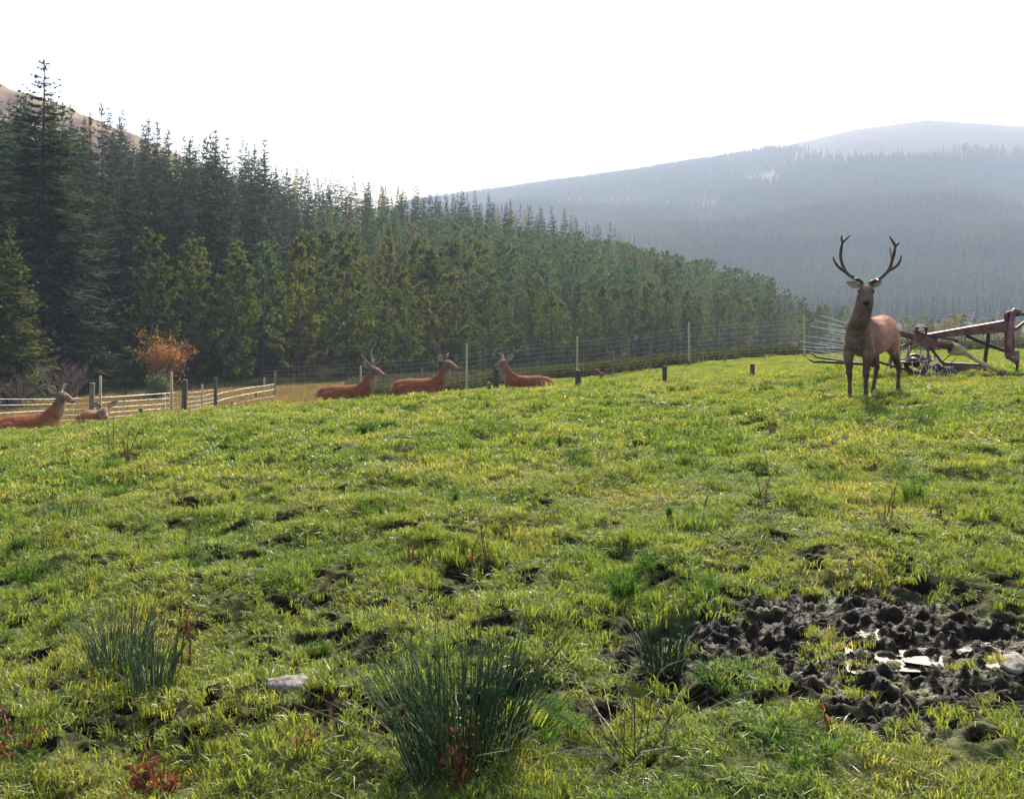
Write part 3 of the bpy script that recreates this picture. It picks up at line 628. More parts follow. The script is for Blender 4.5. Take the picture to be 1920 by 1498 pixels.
shrub('autumn_shrub', 310, 55, 4.3, 1.3, 20, 3600, M_autumn, 'orange and gold autumn shrub at the foot of the towering spruce', 3, .10, .08)
shrub('bare_shrub', 118, 47, 3.0, 1.9, 12, 300, M_twig, 'leafless grey brown shrub behind the wire fence', 8, .08)
shrub('bare_shrub', 20, 45, 2.2, 1.8, 10, 200, M_twig, 'low dark bare shrub under the low olive conifer', 9, .08)
shrub('green_shrub', 292, 50, 1.9, .8, 7, 900, M_bpine, 'small blue green bush below the autumn shrub', 10, .13)

# ------------------------------------------------------------------ fences
def post(mb, base, h, rad, lean=(0, 0), seg=9, pointed=False):
    top = base + Vector((lean[0] * h, lean[1] * h, h))
    mb.tube([base - Vector((0, 0, .25)), base.lerp(top, .5), top - Vector((0, 0, .02)), top], [rad * 1.05, rad, rad * .96, rad * .8], seg)
def fence(name, label, line, tall, short, wires, vert, wr, net_h):
    """line: (px, depth) corner points; wires: heights above the ground; vert: spacing of upright wires"""
    root = empty(name, at(*line[0])); inv = -root.location; r = random.Random(len(label))
    pl = [at(a, b) for a, b in line]
    pts = []
    for a, b in zip(pl[:-1], pl[1:]):
        n = max(2, int((b - a).length / 1.2))
        for k in range(n): q = a.lerp(b, k / n); pts.append(Vector((q.x, q.y, gz(q.x, q.y))))
    pts.append(pl[-1])
    for i, wz in enumerate(wires):
        m = MB(); m.tube([q + Vector((0, 0, wz + r.gauss(0, .008))) + inv for q in pts], wr, 3, False); m.build('wire', M_wire, root)
    if vert:
        m = MB()
        for a, b in zip(pts[:-1], pts[1:]):
            n = max(1, int((b - a).length / vert))
            for k in range(n):
                q = a.lerp(b, (k + r.random() * .2) / n) + inv; m.tube([q + Vector((0, 0, wires[0])), q + Vector((0, 0, net_h))], wr * .6, 3, False)
        tag(m.build('netting_uprights', M_wire, root), kind='stuff')
    for px, D, h, rad, mt in tall + short:
        m = MB(); post(m, at(px, D) + inv, h, rad, (r.gauss(0, .012), r.gauss(0, .012))); m.build('post', mt, root)
    return tag(root, label, 'fence')
def depth_on(line, px):
    for (a, da), (b, db) in zip(line[:-1], line[1:]):
        if min(a, b) <= px <= max(a, b):
            t = (px - a) / (b - a); return 1 / ((1 - t) / da + t / db)
    return line[-1][1]
RL = [(2050, 46), (1735, 46), (1508, 45), (1292, 45), (1082, 44), (875, 44), (676, 47), (495, 51)]
tall = [(px, depth_on(RL, px), EYE + (HOR - ty) / F_PX * depth_on(RL, px) - at(px, depth_on(RL, px)).z, .055, M_paleposts) for px, ty in ((1735, 587), (1508, 590), (1292, 604), (1082, 631), (875, 645), (676, 686), (495, 708))]
short = [(px, depth_on(RL, px), EYE + (HOR - ty) / F_PX * depth_on(RL, px) - at(px, depth_on(RL, px)).z, .06, M_post) for px, ty in ((1433, 640), (1360, 643), (1220, 654), (1150, 660), (1009, 676), (812, 703), (791, 692), (745, 714), (655, 710), (515, 695), (1590, 636), (1660, 634), (1810, 630), (1880, 632))]
fence('deer_fence', 'tall wire deer fence with pale posts along the plantation edge', RL, tall, short, [.1, .25, .4, .58, .78, 1.0, 1.25, 1.5, 1.75, 1.95], .32, .0034, 1.95)
LL = [(-220, 19), (0, 22.5), (170, 26), (344, 30), (403, 36)]
tall = [(px, depth_on(LL, px) + dd, EYE + (HOR - ty) / F_PX * (depth_on(LL, px) + dd) - at(px, depth_on(LL, px) + dd).z, rad, mt) for px, ty, dd, rad, mt in ((171, 718, 0, .075, M_post), (188, 705, -.15, .04, M_paleposts), (323, 697, -.15, .045, M_paleposts), (345, 712, 0, .095, M_darkpost), (404, 708, 0, .075, M_darkpost), (379, 721, 0, .04, M_paleposts), (52, 785, 0, .06, M_darkpost), (263, 765, 0, .07, M_post))]
fence('stock_fence', 'bright wire stock fence with mixed pale and dark posts below the spruces', LL, tall, [], [.25, .4, .55, .7, .86, 1.03, 1.2], .6, .0036, 1.2)
CL = [(403, 36), (450, 42), (515, 49)]
tall = [(px, D, EYE + (HOR - ty) / F_PX * D - at(px, D).z, .06, M_post) for px, D, ty in ((435, 39, 752), (448, 41, 755), (480, 46, 735))]
fence('corner_fence', 'short run of low fence across the straw coloured corner', CL, tall, [], [.35, .7, 1.0], 0, .005, 1)
for px, D, ty, rad, mt, lab in ((1084, 17.3, 694, .06, M_darkpost, 'short dark post directly in front of a tall pale fence post'),
        (1246, 17.8, 686, .05, M_darkpost, 'squat dark stub post alone in the grass'), (1411, 18.5, 682, .05, M_darkpost, 'squat dark stub post nearest the standing stag'),
        (1575, 24, 678, .08, M_post, 'stub post half hidden under the long steel tines'), (1906, 22, 657, .07, M_post, 'leaning wooden post behind the red headstock'),
        (930, 24, 691, .085, M_darkpost, 'thick dark post beside the hind that faces it'), (917, 24, 717, .06, M_post, 'short pale topped stump beside a thick dark post'),
        (308, 34, 738, .04, M_paleposts, 'thin pale stake beyond the stock fence under the autumn shrub'), (366, 36, 745, .03, M_paleposts, 'slim pale stake beside the dark strainer post')):
    q = at(px, D); h = EYE + (HOR - ty) / F_PX * D - q.z; m = MB(); post(m, Vector((0, 0, 0)), h, rad, (.01 * math.sin(px), .01)); o = m.build('wooden_post', mt); o.location = q; tag(o, lab, 'post', 'posts standing in the paddock')

# ------------------------------------------------------------------ deer
def furmat():
    m, nt, out = newmat('deer_fur'); L = nt.links
    a = N(nt, 'ShaderNodeAttribute', attribute_name='fur'); tc = N(nt, 'ShaderNodeTexCoord')
    n1 = N(nt, 'ShaderNodeTexNoise'); n1.inputs['Scale'].default_value = 55; n1.inputs['Detail'].default_value = 4; L.new(tc.outputs['Object'], n1.inputs['Vector'])
    n2 = N(nt, 'ShaderNodeTexNoise'); n2.inputs['Scale'].default_value = 7; n2.inputs['Detail'].default_value = 3; L.new(tc.outputs['Object'], n2.inputs['Vector'])
    ad = N(nt, 'ShaderNodeMath', operation='ADD'); L.new(n1.outputs[0], ad.inputs[0]); L.new(n2.outputs[0], ad.inputs[1])
    mul = N(nt, 'ShaderNodeMix', data_type='RGBA', blend_type='MULTIPLY'); mul.inputs[0].default_value = 1; L.new(a.outputs['Color'], mul.inputs[6])
    mr = N(nt, 'ShaderNodeMapRange'); mr.inputs[1].default_value = .6; mr.inputs[2].default_value = 1.4; mr.inputs[3].default_value = .6; mr.inputs[4].default_value = 1.75; L.new(ad.outputs[0], mr.inputs[0]); L.new(mr.outputs[0], mul.inputs[7])
    p = N(nt, 'ShaderNodeBsdfPrincipled'); p.inputs['Roughness'].default_value = .9; p.inputs['Specular IOR Level'].default_value = .08
    p.inputs['Sheen Weight'].default_value = .2; p.inputs['Sheen Roughness'].default_value = .3; p.inputs['Sheen Tint'].default_value = (1, .75, .55, 1)
    L.new(mul.outputs[2], p.inputs['Base Color'])
    b = N(nt, 'ShaderNodeBump'); b.inputs['Strength'].default_value = .4; b.inputs['Distance'].default_value = .01; L.new(n1.outputs[0], b.inputs['Height']); L.new(b.outputs[0], p.inputs['Normal'])
    L.new(p.outputs[0], out.inputs[0]); return m
M_fur = furmat()
def ear_shape(mb, base, d, face, L=.17, w=.05):
    """a cupped leaf: base point, direction, the way the hollow faces"""
    d = Vector(d).normalized(); f = Vector(face); f = (f - d * f.dot(d)).normalized(); s = d.cross(f)
    prof = [(0, .35), (.2, .8), (.45, 1), (.7, .78), (.9, .35), (1, .05)]; vs = []; fs = []
    for t, ww in prof:
        for k in range(7):
            a = (k / 6 - .5) * 2.2
            for th in (0, 1):
                vs.append(Vector(base) + d * (L * t) + s * (w * ww * math.sin(a) * (1 - .1 * th)) - f * (w * ww * .75 * math.cos(a) * (1 - .22 * th) + .004 * (1 - th)))
    g = lambda i, k, th: (i * 7 + k) * 2 + th; n = len(prof)
    for i in range(n - 1):
        for k in range(6):
            fs += [(g(i, k, 0), g(i, k+1, 0), g(i+1, k+1, 0), g(i+1, k, 0)), (g(i, k, 1), g(i+1, k, 1), g(i+1, k+1, 1), g(i, k+1, 1))]
        for k in (0, 6): fs.append((g(i, k, 0), g(i+1, k, 0), g(i+1, k, 1), g(i, k, 1)))
    mb.add(vs, fs)
def remesh_body(mb, ears, colour, vox=.013, it=5):
    me0 = mb.mesh('tmp'); o = bpy.data.objects.new('tmp', me0); COL.objects.link(o)
    bm = bmesh.new(); bm.from_mesh(me0); bmesh.ops.recalc_face_normals(bm, faces=bm.faces); bm.to_mesh(me0); bm.free()
    md = o.modifiers.new('r', 'REMESH'); md.mode = 'VOXEL'; md.voxel_size = vox
    sm = o.modifiers.new('s', 'SMOOTH'); sm.iterations = it; sm.factor = .5
    dg = bpy.context.evaluated_depsgraph_get(); dg.update(); me = bpy.data.meshes.new_from_object(o.evaluated_get(dg)); bpy.data.objects.remove(o)
    bm = bmesh.new(); bm.from_mesh(me); e = bpy.data.meshes.new('e'); e.from_pydata([tuple(v) for v in ears.v], [], ears.f); bm.from_mesh(e); bm.to_mesh(me); bm.free()
    co = np.zeros(len(me.vertices) * 3, np.float32); me.vertices.foreach_get('co', co); co = co.reshape(-1, 3); ne = len(ears.v)
    c = colour(co); inner = np.zeros(len(co), bool)
    if ne: inner[-ne:] = np.arange(ne) % 2 == 1; c[-ne:] = np.where(inner[-ne:, None], np.array([.3, .24, .2]), np.array([.15, .085, .06]))
    me.attributes.remove(me.attributes['fur']) if 'fur' in me.attributes else None
    a = me.attributes.new('fur', 'FLOAT_COLOR', 'POINT'); a.data.foreach_set('color', np.hstack([c, np.ones((len(c), 1))]).astype(np.float32).ravel())
    return me
def mixc(a, b, t): return np.asarray(a)[None] * (1 - t[:, None]) + np.asarray(b)[None] * t[:, None] if np.ndim(a) == 1 else a * (1 - t[:, None]) + np.asarray(b)[None] * t[:, None]
def blob(co, c, rad): return np.clip(1.4 - np.linalg.norm((co - np.array(c)) / np.array(rad), axis=1) * 1.0, 0, 1)

def coat(me, parent, flow, n, L, seed, skip):
    """short hair over the body: thin triangles laid along the flow of the coat"""
    rg = np.random.RandomState(seed); nv = len(me.vertices) - skip
    co = np.zeros(len(me.vertices) * 3, np.float32); me.vertices.foreach_get('co', co); co = co.reshape(-1, 3)
    no = np.zeros(len(me.vertices) * 3, np.float32); me.vertex_normals.foreach_get('vector', no); no = no.reshape(-1, 3)
    fc = np.zeros(len(me.vertices) * 4, np.float32); me.attributes['fur'].data.foreach_get('color', fc); fc = fc.reshape(-1, 4)
    i = rg.randint(0, nv, n); p = co[i]; nn = no[i]; f = np.asarray(flow)[None] + rg.normal(0, .35, (n, 3)); f = f - nn * np.sum(f * nn, 1, keepdims=True); f /= np.linalg.norm(f, axis=1, keepdims=True) + 1e-6
    d = f + nn * rg.uniform(.15, .55, (n, 1)); sd = np.cross(d, nn); sd /= np.linalg.norm(sd, axis=1, keepdims=True) + 1e-6; l = L * rg.uniform(.5, 1.3, (n, 1)) * np.clip(.35 + p[:, 2:3] * 2.2, .35, 1)
    V = np.stack([p - sd * l * .12 - nn * .003, p + sd * l * .12 - nn * .003, p + d * l], 1).reshape(-1, 3)
    m2 = mesh_np('coat', V, [np.arange(n)[:, None] * 3 + [0, 1, 2]])
    c = fc[i] * rg.uniform(.6, 1.6, (n, 1)); c[:, 3] = 1; a = m2.attributes.new('fur', 'FLOAT_COLOR', 'POINT'); a.data.foreach_set('color', np.repeat(c, 3, axis=0).astype(np.float32).ravel())
    return link('coat', m2, M_fur, parent)

# the standing stag: body turned, head to the camera
YAW = R(25); cy, sy = math.cos(YAW), math.sin(YAW); OX = .22
def B(x, y, z): return Vector((x * cy + y * sy + OX, -x * sy + y * cy, z))
mb = MB(); ref = (0, 0, 1)
mb.tube([B(0, -.55, .93), B(0, -.50, .91), B(0, -.40, .90), B(0, -.2, .90), B(0, .05, .88), B(0, .28, .91), B(0, .48, .97), B(0, .6, .98), B(0, .66, .98)],
        [(.05, .08), (.13, .18), (.185, .25), (.215, .30), (.235, .275), (.22, .26), (.195, .23), (.14, .17), (.06, .08)], 18, ref=ref)
HX = .16
mb.tube([B(0, -.30, .92), B(0, -.42, 1.02), Vector((.09, -.55, 1.16)), Vector((.13, -.61, 1.32)), Vector((HX - .01, -.64, 1.46)), Vector((HX, -.64, 1.56))],
        [(.15, .21), (.15, .2), (.13, .165), (.118, .135), (.104, .115), (.07, .08)], 16, ref=(0, -1, .2))
mb.tube([Vector((HX, -.56, 1.55)), Vector((HX, -.62, 1.545)), Vector((HX, -.70, 1.53)), Vector((HX, -.78, 1.49)), Vector((HX, -.86, 1.44)), Vector((HX, -.93, 1.395)), Vector((HX, -.985, 1.365)), Vector((HX, -1.0, 1.355))],
        [(.05, .06), (.088, .09), (.10, .092), (.082, .082), (.066, .066), (.06, .057), (.052, .045), (.02, .02)], 16, ref=ref)
for sg in (-1, 1): mb.ell((HX + sg * .085, -.745, 1.535), (.022, .04, .026))
mb.ell((HX, -.9, 1.35), (.04, .09, .03))
for sg in (-1, 1): mb.tube([(HX + sg * .05, -.63, 1.58), (HX + sg * .075, -.63, 1.64)], [.034, .028], 10)
def leg(mb, pts, rads):
    mb.tube(pts, rads, 12, ref=(0, 1, .01))
leg(mb, [B(-.13, -.34, .86), B(-.14, -.36, .70), B(-.135, -.385, .56), B(-.125, -.385, .44), B(-.122, -.39, .385), B(-.12, -.38, .33), B(-.12, -.375, .2), B(-.12, -.375, .11), B(-.12, -.395, .06)],
    [(.07, .12), (.085, .12), (.058, .075), (.044, .05), (.044, .046), (.031, .033), (.025, .028), (.032, .034), (.026, .03)])
leg(mb, [B(.13, -.34, .86), B(.14, -.36, .70), B(.135, -.39, .56), B(.125, -.40, .44), B(.122, -.405, .385), B(.12, -.39, .33), B(.115, -.385, .2), B(.112, -.385, .11), B(.11, -.405, .06)],
    [(.07, .12), (.085, .12), (.058, .075), (.044, .05), (.044, .046), (.031, .033), (.025, .028), (.032, .034), (.026, .03)])
leg(mb, [B(-.12, .46, 1.0), B(-.14, .42, .82), B(-.14, .36, .66), B(-.13, .42, .53), B(-.12, .50, .43), B(-.118, .48, .37), B(-.115, .41, .22), B(-.115, .365, .11), B(-.115, .34, .06)],
    [(.08, .14), (.095, .17), (.075, .11), (.05, .06), (.038, .046), (.032, .036), (.026, .03), (.032, .034), (.026, .03)])
leg(mb, [B(.12, .48, 1.0), B(.14, .47, .82), B(.145, .46, .66), B(.14, .56, .53), B(.135, .66, .43), B(.133, .66, .37), B(.13, .655, .22), B(.13, .645, .11), B(.13, .625, .06)],
    [(.08, .14), (.1, .18), (.078, .12), (.05, .06), (.038, .046), (.032, .036), (.026, .03), (.032, .034), (.026, .03)])
ears = MB(); ear_shape(ears, (HX - .075, -.62, 1.60), (-1, .1, .35), (-.1, -1, .1), .19, .06); ear_shape(ears, (HX + .085, -.62, 1.6), (.75, .35, .45), (.5, -1, .1), .15, .05)
def stagcol(co):
    x, y, z = co.T; lx = (x - OX) * cy - y * sy; ly = (x - OX) * sy + y * cy
    c = np.tile(np.array([.25, .14, .1]), (len(co), 1))
    c = mixc(c, (.42, .21, .135), sstep(-.28, .0, ly) * sstep(.55, .75, z))                 # red brown flank, lightened to carry its rim light
    c = mixc(c, (.40, .25, .16), sstep(-.1, .1, ly) * (1 - sstep(.62, .82, z)) * sstep(.5, .62, z) * (1 - sstep(.25, .4, ly)))
    c = mixc(c, (.15, .095, .068), sstep(-.38, -.5, ly) * 1.0 * (z > .7))
    c = mixc(c, (.10, .062, .045), 1 - sstep(.5, .7, z))
    c = mixc(c, (.14, .088, .066), sstep(1.3, 1.45, z))
    c = mixc(c, (.02, .016, .014), blob(co, (HX, -1.0, 1.375), (.05, .04, .035)))
    c = mixc(c, (.30, .25, .2), np.clip(blob(co, (HX - .03, -.955, 1.335), (.028, .03, .02)) + blob(co, (HX + .03, -.955, 1.335), (.028, .03, .02)), 0, 1) * .8)
    c = mixc(c, (.45, .33, .22), sstep(.62, .68, ly) * sstep(.75, .85, z) * .8)
    return c
SG = at(1600, 12.3)
zs = float(near_z(np.array([SG.x + .2]), np.array([SG.y]))[0]) - .0
stag = empty('stag', (SG.x, SG.y, zs), -math.atan2(SG.x, SG.y)); tag(stag, 'standing red deer stag with forked antlers facing the viewer beside the rusty machine', 'deer')
bo = link('body', remesh_body(mb, ears, stagcol, .0115, 4), M_fur, stag, True); coat(bo.data, stag, B(0, .6, -.5) - B(0, 0, 0), 16000, .03, 1, len(ears.v))
for sg in (-1, 1): m = MB(); m.ell((HX + sg * .096, -.765, 1.535), (.013, .02, .017)); m.build('eye', M_eye, stag, True)
for q in ((-.12, -.41, 0), (.11, -.42, 0), (-.115, .325, 0), (.13, .61, 0)):
    m = MB()
    for sg in (-1, 1): m.tube([B(q[0] + sg * .016, q[1] + .02, .075), B(q[0] + sg * .018, q[1] - .005, .03), B(q[0] + sg * .018, q[1] - .02, -.03)], [.02, .026, .03], 8)
    m.build('hoof', M_darkrust, stag)
def za(zx, zyy, y): return Vector(((zx - 640) * .000976 + HX, y, (2443 - zyy) * .000976))
def antler(parent, lines, mt):
    m = MB()
    for pts, r0, r1 in lines:
        n = len(pts); rr = [r0 + (r1 - r0) * (i / (n - 1)) for i in range(n)]; rr[-1] *= .55
        # smooth the path
        q = [Vector(p) for p in pts]; fine = []; fr = []
        for i in range(n - 1):
            a, b, c, d = q[max(i-1, 0)], q[i], q[i+1], q[min(i+2, n-1)]
            for k in range(4):
                t = k / 4; fine.append(.5 * ((2*b) + (c-a)*t + (2*a-5*b+4*c-d)*t*t + (3*b-a-3*c+d)*t**3)); fr.append(rr[i] + (rr[i+1] - rr[i]) * t)
        fine.append(q[-1]); fr.append(rr[-1]); m.tube(fine, fr, 9, ref=(0, 1, .1))
    return m.build('antler', mt, parent, True)
yA = -.63
antler(stag, [([za(592, 800, yA), za(575, 735, yA), za(500, 690, yA + .02), za(400, 622, yA + .05), za(340, 510, yA + .07), za(308, 380, yA + .08), za(318, 260, yA + .06), za(336, 168, yA + .03)], .028, .019),
              ([za(336, 175, yA + .03), za(322, 130, yA + .01), za(326, 80, yA - .02)], .02, .012), ([za(336, 178, yA + .03), za(385, 130, yA + .05), za(440, 72, yA + .07)], .02, .01),
              ([za(400, 620, yA + .05), za(290, 535, yA - .02), za(235, 460, yA - .08), za(212, 388, yA - .12)], .022, .012),
              ([za(570, 730, yA), za(530, 700, yA - .1), za(480, 705, yA - .2), za(462, 660, yA - .27)], .022, .01)], M_antler)
antler(stag, [([za(690, 800, yA), za(705, 750, yA), za(780, 722, yA + .02), za(880, 640, yA + .05), za(945, 555, yA + .07), za(982, 430, yA + .08), za(1005, 330, yA + .06), za(1020, 232, yA + .03)], .028, .02),
              ([za(1018, 240, yA + .03), za(980, 180, yA + .01), za(940, 108, yA)], .021, .012), ([za(1022, 240, yA + .03), za(1050, 215, yA + .04), za(1060, 190, yA + .05)], .02, .013),
              ([za(925, 592, yA + .06), za(1020, 535, yA), za(1068, 470, yA - .05), za(1090, 380, yA - .08)], .022, .012), ([za(975, 400, yA + .08), za(962, 330, yA + .16), za(958, 255, yA + .2)], .016, .009),
              ([za(715, 745, yA), za(770, 715, yA - .1), za(800, 735, yA - .2), za(812, 700, yA - .26)], .022, .01)], M_antler)

# resting deer (local +X is forward)
def resting(name, label, px, D, yaw, head_yaw, head_drop=0.0, antl=None, neck_fwd=0.0, seed=0, sink=0.0, ear_spread=1.0):
    mb = MB()
    mb.tube([(-.66, 0, .17), (-.6, 0, .2), (-.48, 0, .23), (-.25, 0, .245), (.02, 0, .24), (.27, 0, .25), (.44, 0, .27), (.55, 0, .27)],
            [(.04, .05), (.12, .13), (.2, .2), (.25, .225), (.255, .215), (.21, .225), (.15, .2), (.05, .08)], 18, ref=(0, 0, 1))
    for sg in (-1, 1):
        mb.ell((-.36, sg * .2, .17), (.25, .1, .19)); mb.ell((.3, sg * .15, .2), (.17, .08, .2))
        mb.tube([(-.2, sg * .26, .1), (.0, sg * .28, .06), (-.3, sg * .3, .05)], [.05, .04, .03], 8)
        mb.tube([(.36, sg * .16, .13), (.6, sg * .15, .07), (.62, sg * .15, .05), (.36, sg * .19, .035)], [.06, .042, .036, .025], 8)
    nf = neck_fwd; hx, hz = .59 + nf, .77 - head_drop
    mb.tube([(.3, 0, .3), (.42, 0, .37), (.51 + nf * .4, 0, .49 - head_drop * .3), (.565 + nf * .8, 0, .62 - head_drop * .7), (hx - .01, 0, hz - .06), (hx, 0, hz)],
            [(.13, .19), (.12, .185), (.095, .15), (.08, .115), (.072, .09), (.06, .065)], 14, ref=(1, 0, .2))
    hm = Matrix.Translation((hx, 0, hz)) @ Matrix.Rotation(head_yaw, 4, 'Z') @ Matrix.Scale(1.22, 4)
    T = lambda x, y, z: hm @ Vector((x, y, z))
    up = (0, 0, 1)
    mb.tube([T(-.07, 0, .01), T(-.04, 0, .015), T(.04, 0, .015), T(.11, 0, -.015), T(.175, 0, -.055), T(.225, 0, -.085), T(.245, 0, -.092)],
            [(.03, .035), (.068, .074), (.074, .08), (.06, .072), (.047, .056), (.042, .044), (.018, .02)], 14, ref=up)
    for sg in (-1, 1): mb.ell(T(.09, sg * .056, .025), (.03, .018, .02), mat=Matrix.Rotation(head_yaw, 3, 'Z'))
    ears = MB()
    R3 = hm.to_3x3()
    for sg in (-1, 1): ear_shape(ears, T(-.03, sg * .055, .055), R3 @ Vector((-.2, sg * 1.0 * ear_spread, .8)), R3 @ Vector((.8, sg * .5, -.1)), .27, .085)
    nose = T(.248, 0, -.085); chin = T(.19, 0, -.115)
    def col(co):
        x, y, z = co.T; c = np.tile(np.array([.22, .075, .036]), (len(co), 1))
        c = mixc(c, (.15, .055, .03), sstep(.36, .46, z) * (x < .3))
        c = mixc(c, (.23, .125, .085), sstep(.42, .58, x) * sstep(.3, .45, z))
        c = mixc(c, (.30, .20, .14), sstep(.55, .62, x + .2 * (.6 - z)) * (1 - sstep(.6, .75, z)) * sstep(.2, .35, z))
        c = mixc(c, (.21, .13, .095), sstep(hz - .1, hz - .02, z))
        c = mixc(c, (.02, .016, .014), blob(co, nose, (.035, .035, .03)))
        c = mixc(c, (.36, .3, .25), blob(co, chin, (.05, .04, .028)) * .8)
        c = mixc(c, (.42, .32, .22), (1 - sstep(-.66, -.58, x)) * .7)
        return c
    q = at(px, D); zq = float(near_z(np.array([q.x]), np.array([q.y]))[0])
    root = empty(name, (q.x, q.y, zq - .02 - sink), yaw - math.atan2(q.x, q.y)); root.scale = (.93, .93, .93); tag(root, label, 'deer')
    bo = link('body', remesh_body(mb, ears, col, .0125, 4), M_fur, root, True); coat(bo.data, root, (-.8, 0, -.45), 11000, .03, 2, len(ears.v))
    for sg in (-1, 1):
        m = MB(); m.ell(T(.09, sg * .07, .025), (.016, .01, .014), mat=R3); m.build('eye', M_eye, root, True)
    if antl:
        for sg in (-1, 1):
            b0 = T(-.01, sg * .04, .06)
            pts = [b0] + [T(a, sg * b, c) for a, b, c in antl[0]]
            ls = [(pts, .017, .011)]
            if len(antl) > 1: ls.append(([T(0, sg * .05, .085)] + [T(a, sg * b, c) for a, b, c in antl[1]], .014, .008))
            antler(root, ls, M_antler2)
    return root
SPIKE = [[(-.06, .10, .17), (-.12, .17, .30), (-.10, .2, .42), (-.03, .19, .52)], [(.08, .09, .16), (.14, .11, .25)]]
resting('stag', 'resting young stag with thin pale antlers lying in the grass', 648, 17.6, R(4), R(-35), antl=SPIKE)
resting('hind', 'resting hind with upright neck lying between the young stag and the fence posts', 788, 17.6, R(2), R(-32))
resting('hind', 'resting hind facing the thick dark post, body pointing away from it', 990, 19.2, R(176), R(48))
resting('hind', 'resting hind stretched out with raised head before the stock fence', 52, 15.6, R(8), R(-50), sink=.02)
resting('hind', 'hind lying low so only its face and ears show before the stock fence', 178, 18.6, R(-70), R(-15), head_drop=.26, ear_spread=1.2)
resting('hind', 'hind hidden behind the rise with only its ears showing by the dark stub posts', 1131, 27, R(95), R(0), head_drop=.02, neck_fwd=.02, ear_spread=1.3)

# ------------------------------------------------------------------ rusty hay machine
MD = 16.6
mc = at(1720, MD); mach = empty('hay_tedder', mc); tag(mach, 'rusty old hay tedder with long beam, yellow drive shaft and steel tines', 'farm machine')
def Q(px, py, dd=0.0): return P(px, py, MD + dd) - mc
S = MD / F_PX                                              # metres per photo pixel at the machine
# main boom: a tapering box lifted towards the headstock
MB().beam(Q(1736, 631), Q(1893, 611), .12, 8 * S, .14, 22 * S).build('boom', M_rust, mach)
MB().beam(Q(1735, 627.3), Q(1890, 600.2), .15, .012).build('boom_top_flange', M_rust, mach)
m = MB()
for dd in (-.09, .09):
    m.beam(Q(1889, 592, dd), Q(1906, 586, dd), .02, 14 * S); m.beam(Q(1892, 588, dd), Q(1893, 668, dd), .02, 18 * S, up=(1, 0, 0))
m.build('headstock_plate', M_rust, mach)
m = MB(); m.tube([Q(1912, 592, -.12), Q(1909, 583, -.12), Q(1903, 582, -.12), Q(1899, 590, -.12), Q(1895, 612, -.12), Q(1893, 640, -.12), Q(1892, 660, -.12)], [5 * S] * 7, 10); m.build('headstock_arm', M_redhoop, mach, True)
MB().beam(Q(1886, 667), Q(1909, 681), .05, 7 * S).build('lower_link', M_rust, mach)
MB().tube([Q(1907, 680), Q(1907, 697)], [.03, .025], 8).build('stand_foot', M_darkrust, mach)
MB().beam(Q(1903, 588), Q(1990, 600), .06, 5 * S).build('top_link', M_darkrust, mach)
MB().beam(Q(1903, 618), Q(1935, 594), .05, 5 * S).build('link_brace', M_rust, mach)
MB().tube([Q(1812, 630), Q(1886, 659)], 3.3 * S, 8).build('diagonal_brace', M_darkrust, mach)
MB().beam(Q(1854, 622), Q(1846, 684), .03, 6 * S, up=(1, 0, 0)).build('prop_leg', M_darkrust, mach)
MB().tube([Q(1740, 629.5, -.1), Q(1792, 638, -.1)], 2 * S, 6).build('stay_rod', M_darkrust, mach)
MB().tube([Q(1790, 640, -.1), Q(1796, 640, -.1)], 3 * S, 8).build('stay_rod_end', M_darkrust, mach)
# gearbox, knobs and drive shaft
MB().beam(Q(1712, 629, -.05), Q(1752, 645, -.12), .2, 19 * S).build('gearbox', M_rust, mach)
MB().beam(Q(1711, 619.5, -.05), Q(1753, 635, -.12), .24, .02).build('gearbox_lid', M_darkrust, mach)
for px in (1719.5, 1736.5):
    m = MB(); m.tube([Q(px, 630), Q(px, 615)], 2 * S, 8); m.tube([Q(px, 617), Q(px, 613)], 3.6 * S, 10); m.build('adjuster_knob', M_darkrust, mach)
MB().tube([Q(1735, 618), Q(1722, 621)], 1.2 * S, 6).build('adjuster_lever', M_darkrust, mach)
MB().tube([Q(1748, 641, -.13), Q(1784, 652, -.3)], 6 * S, 12).build('shaft_tube', M_rust, mach, True)
m = MB(); m.tube([Q(1782, 652, -.3), Q(1785, 653, -.3), Q(1798, 657, -.36), Q(1807, 660, -.4), Q(1811, 662, -.42)], [11 * S, 12 * S, 10.5 * S, 7 * S, 4.5 * S], 14); m.build('shaft_bell_guard', M_yellow, mach, True)
MB().tube([Q(1780, 650, -.28), Q(1786, 652, -.31)], 9 * S, 12).build('bell_mouth', M_darkrust, mach)
m = MB(); m.tube([Q(1808, 661, -.42), Q(1843, 682, -.75), Q(1880, 700, -1.1)], [4.2 * S, 4.0 * S, 3.8 * S], 12); m.build('shaft_guard_tube', M_yellow, mach, True)
m = MB(); m.tube([Q(1877, 698, -1.08), Q(1884, 701, -1.14)], [5.2 * S, 5.6 * S], 12); m.tube([Q(1884, 697, -1.1), Q(1888, 706, -1.2)], 3.5 * S, 10); m.build('shaft_yoke', M_rust, mach)
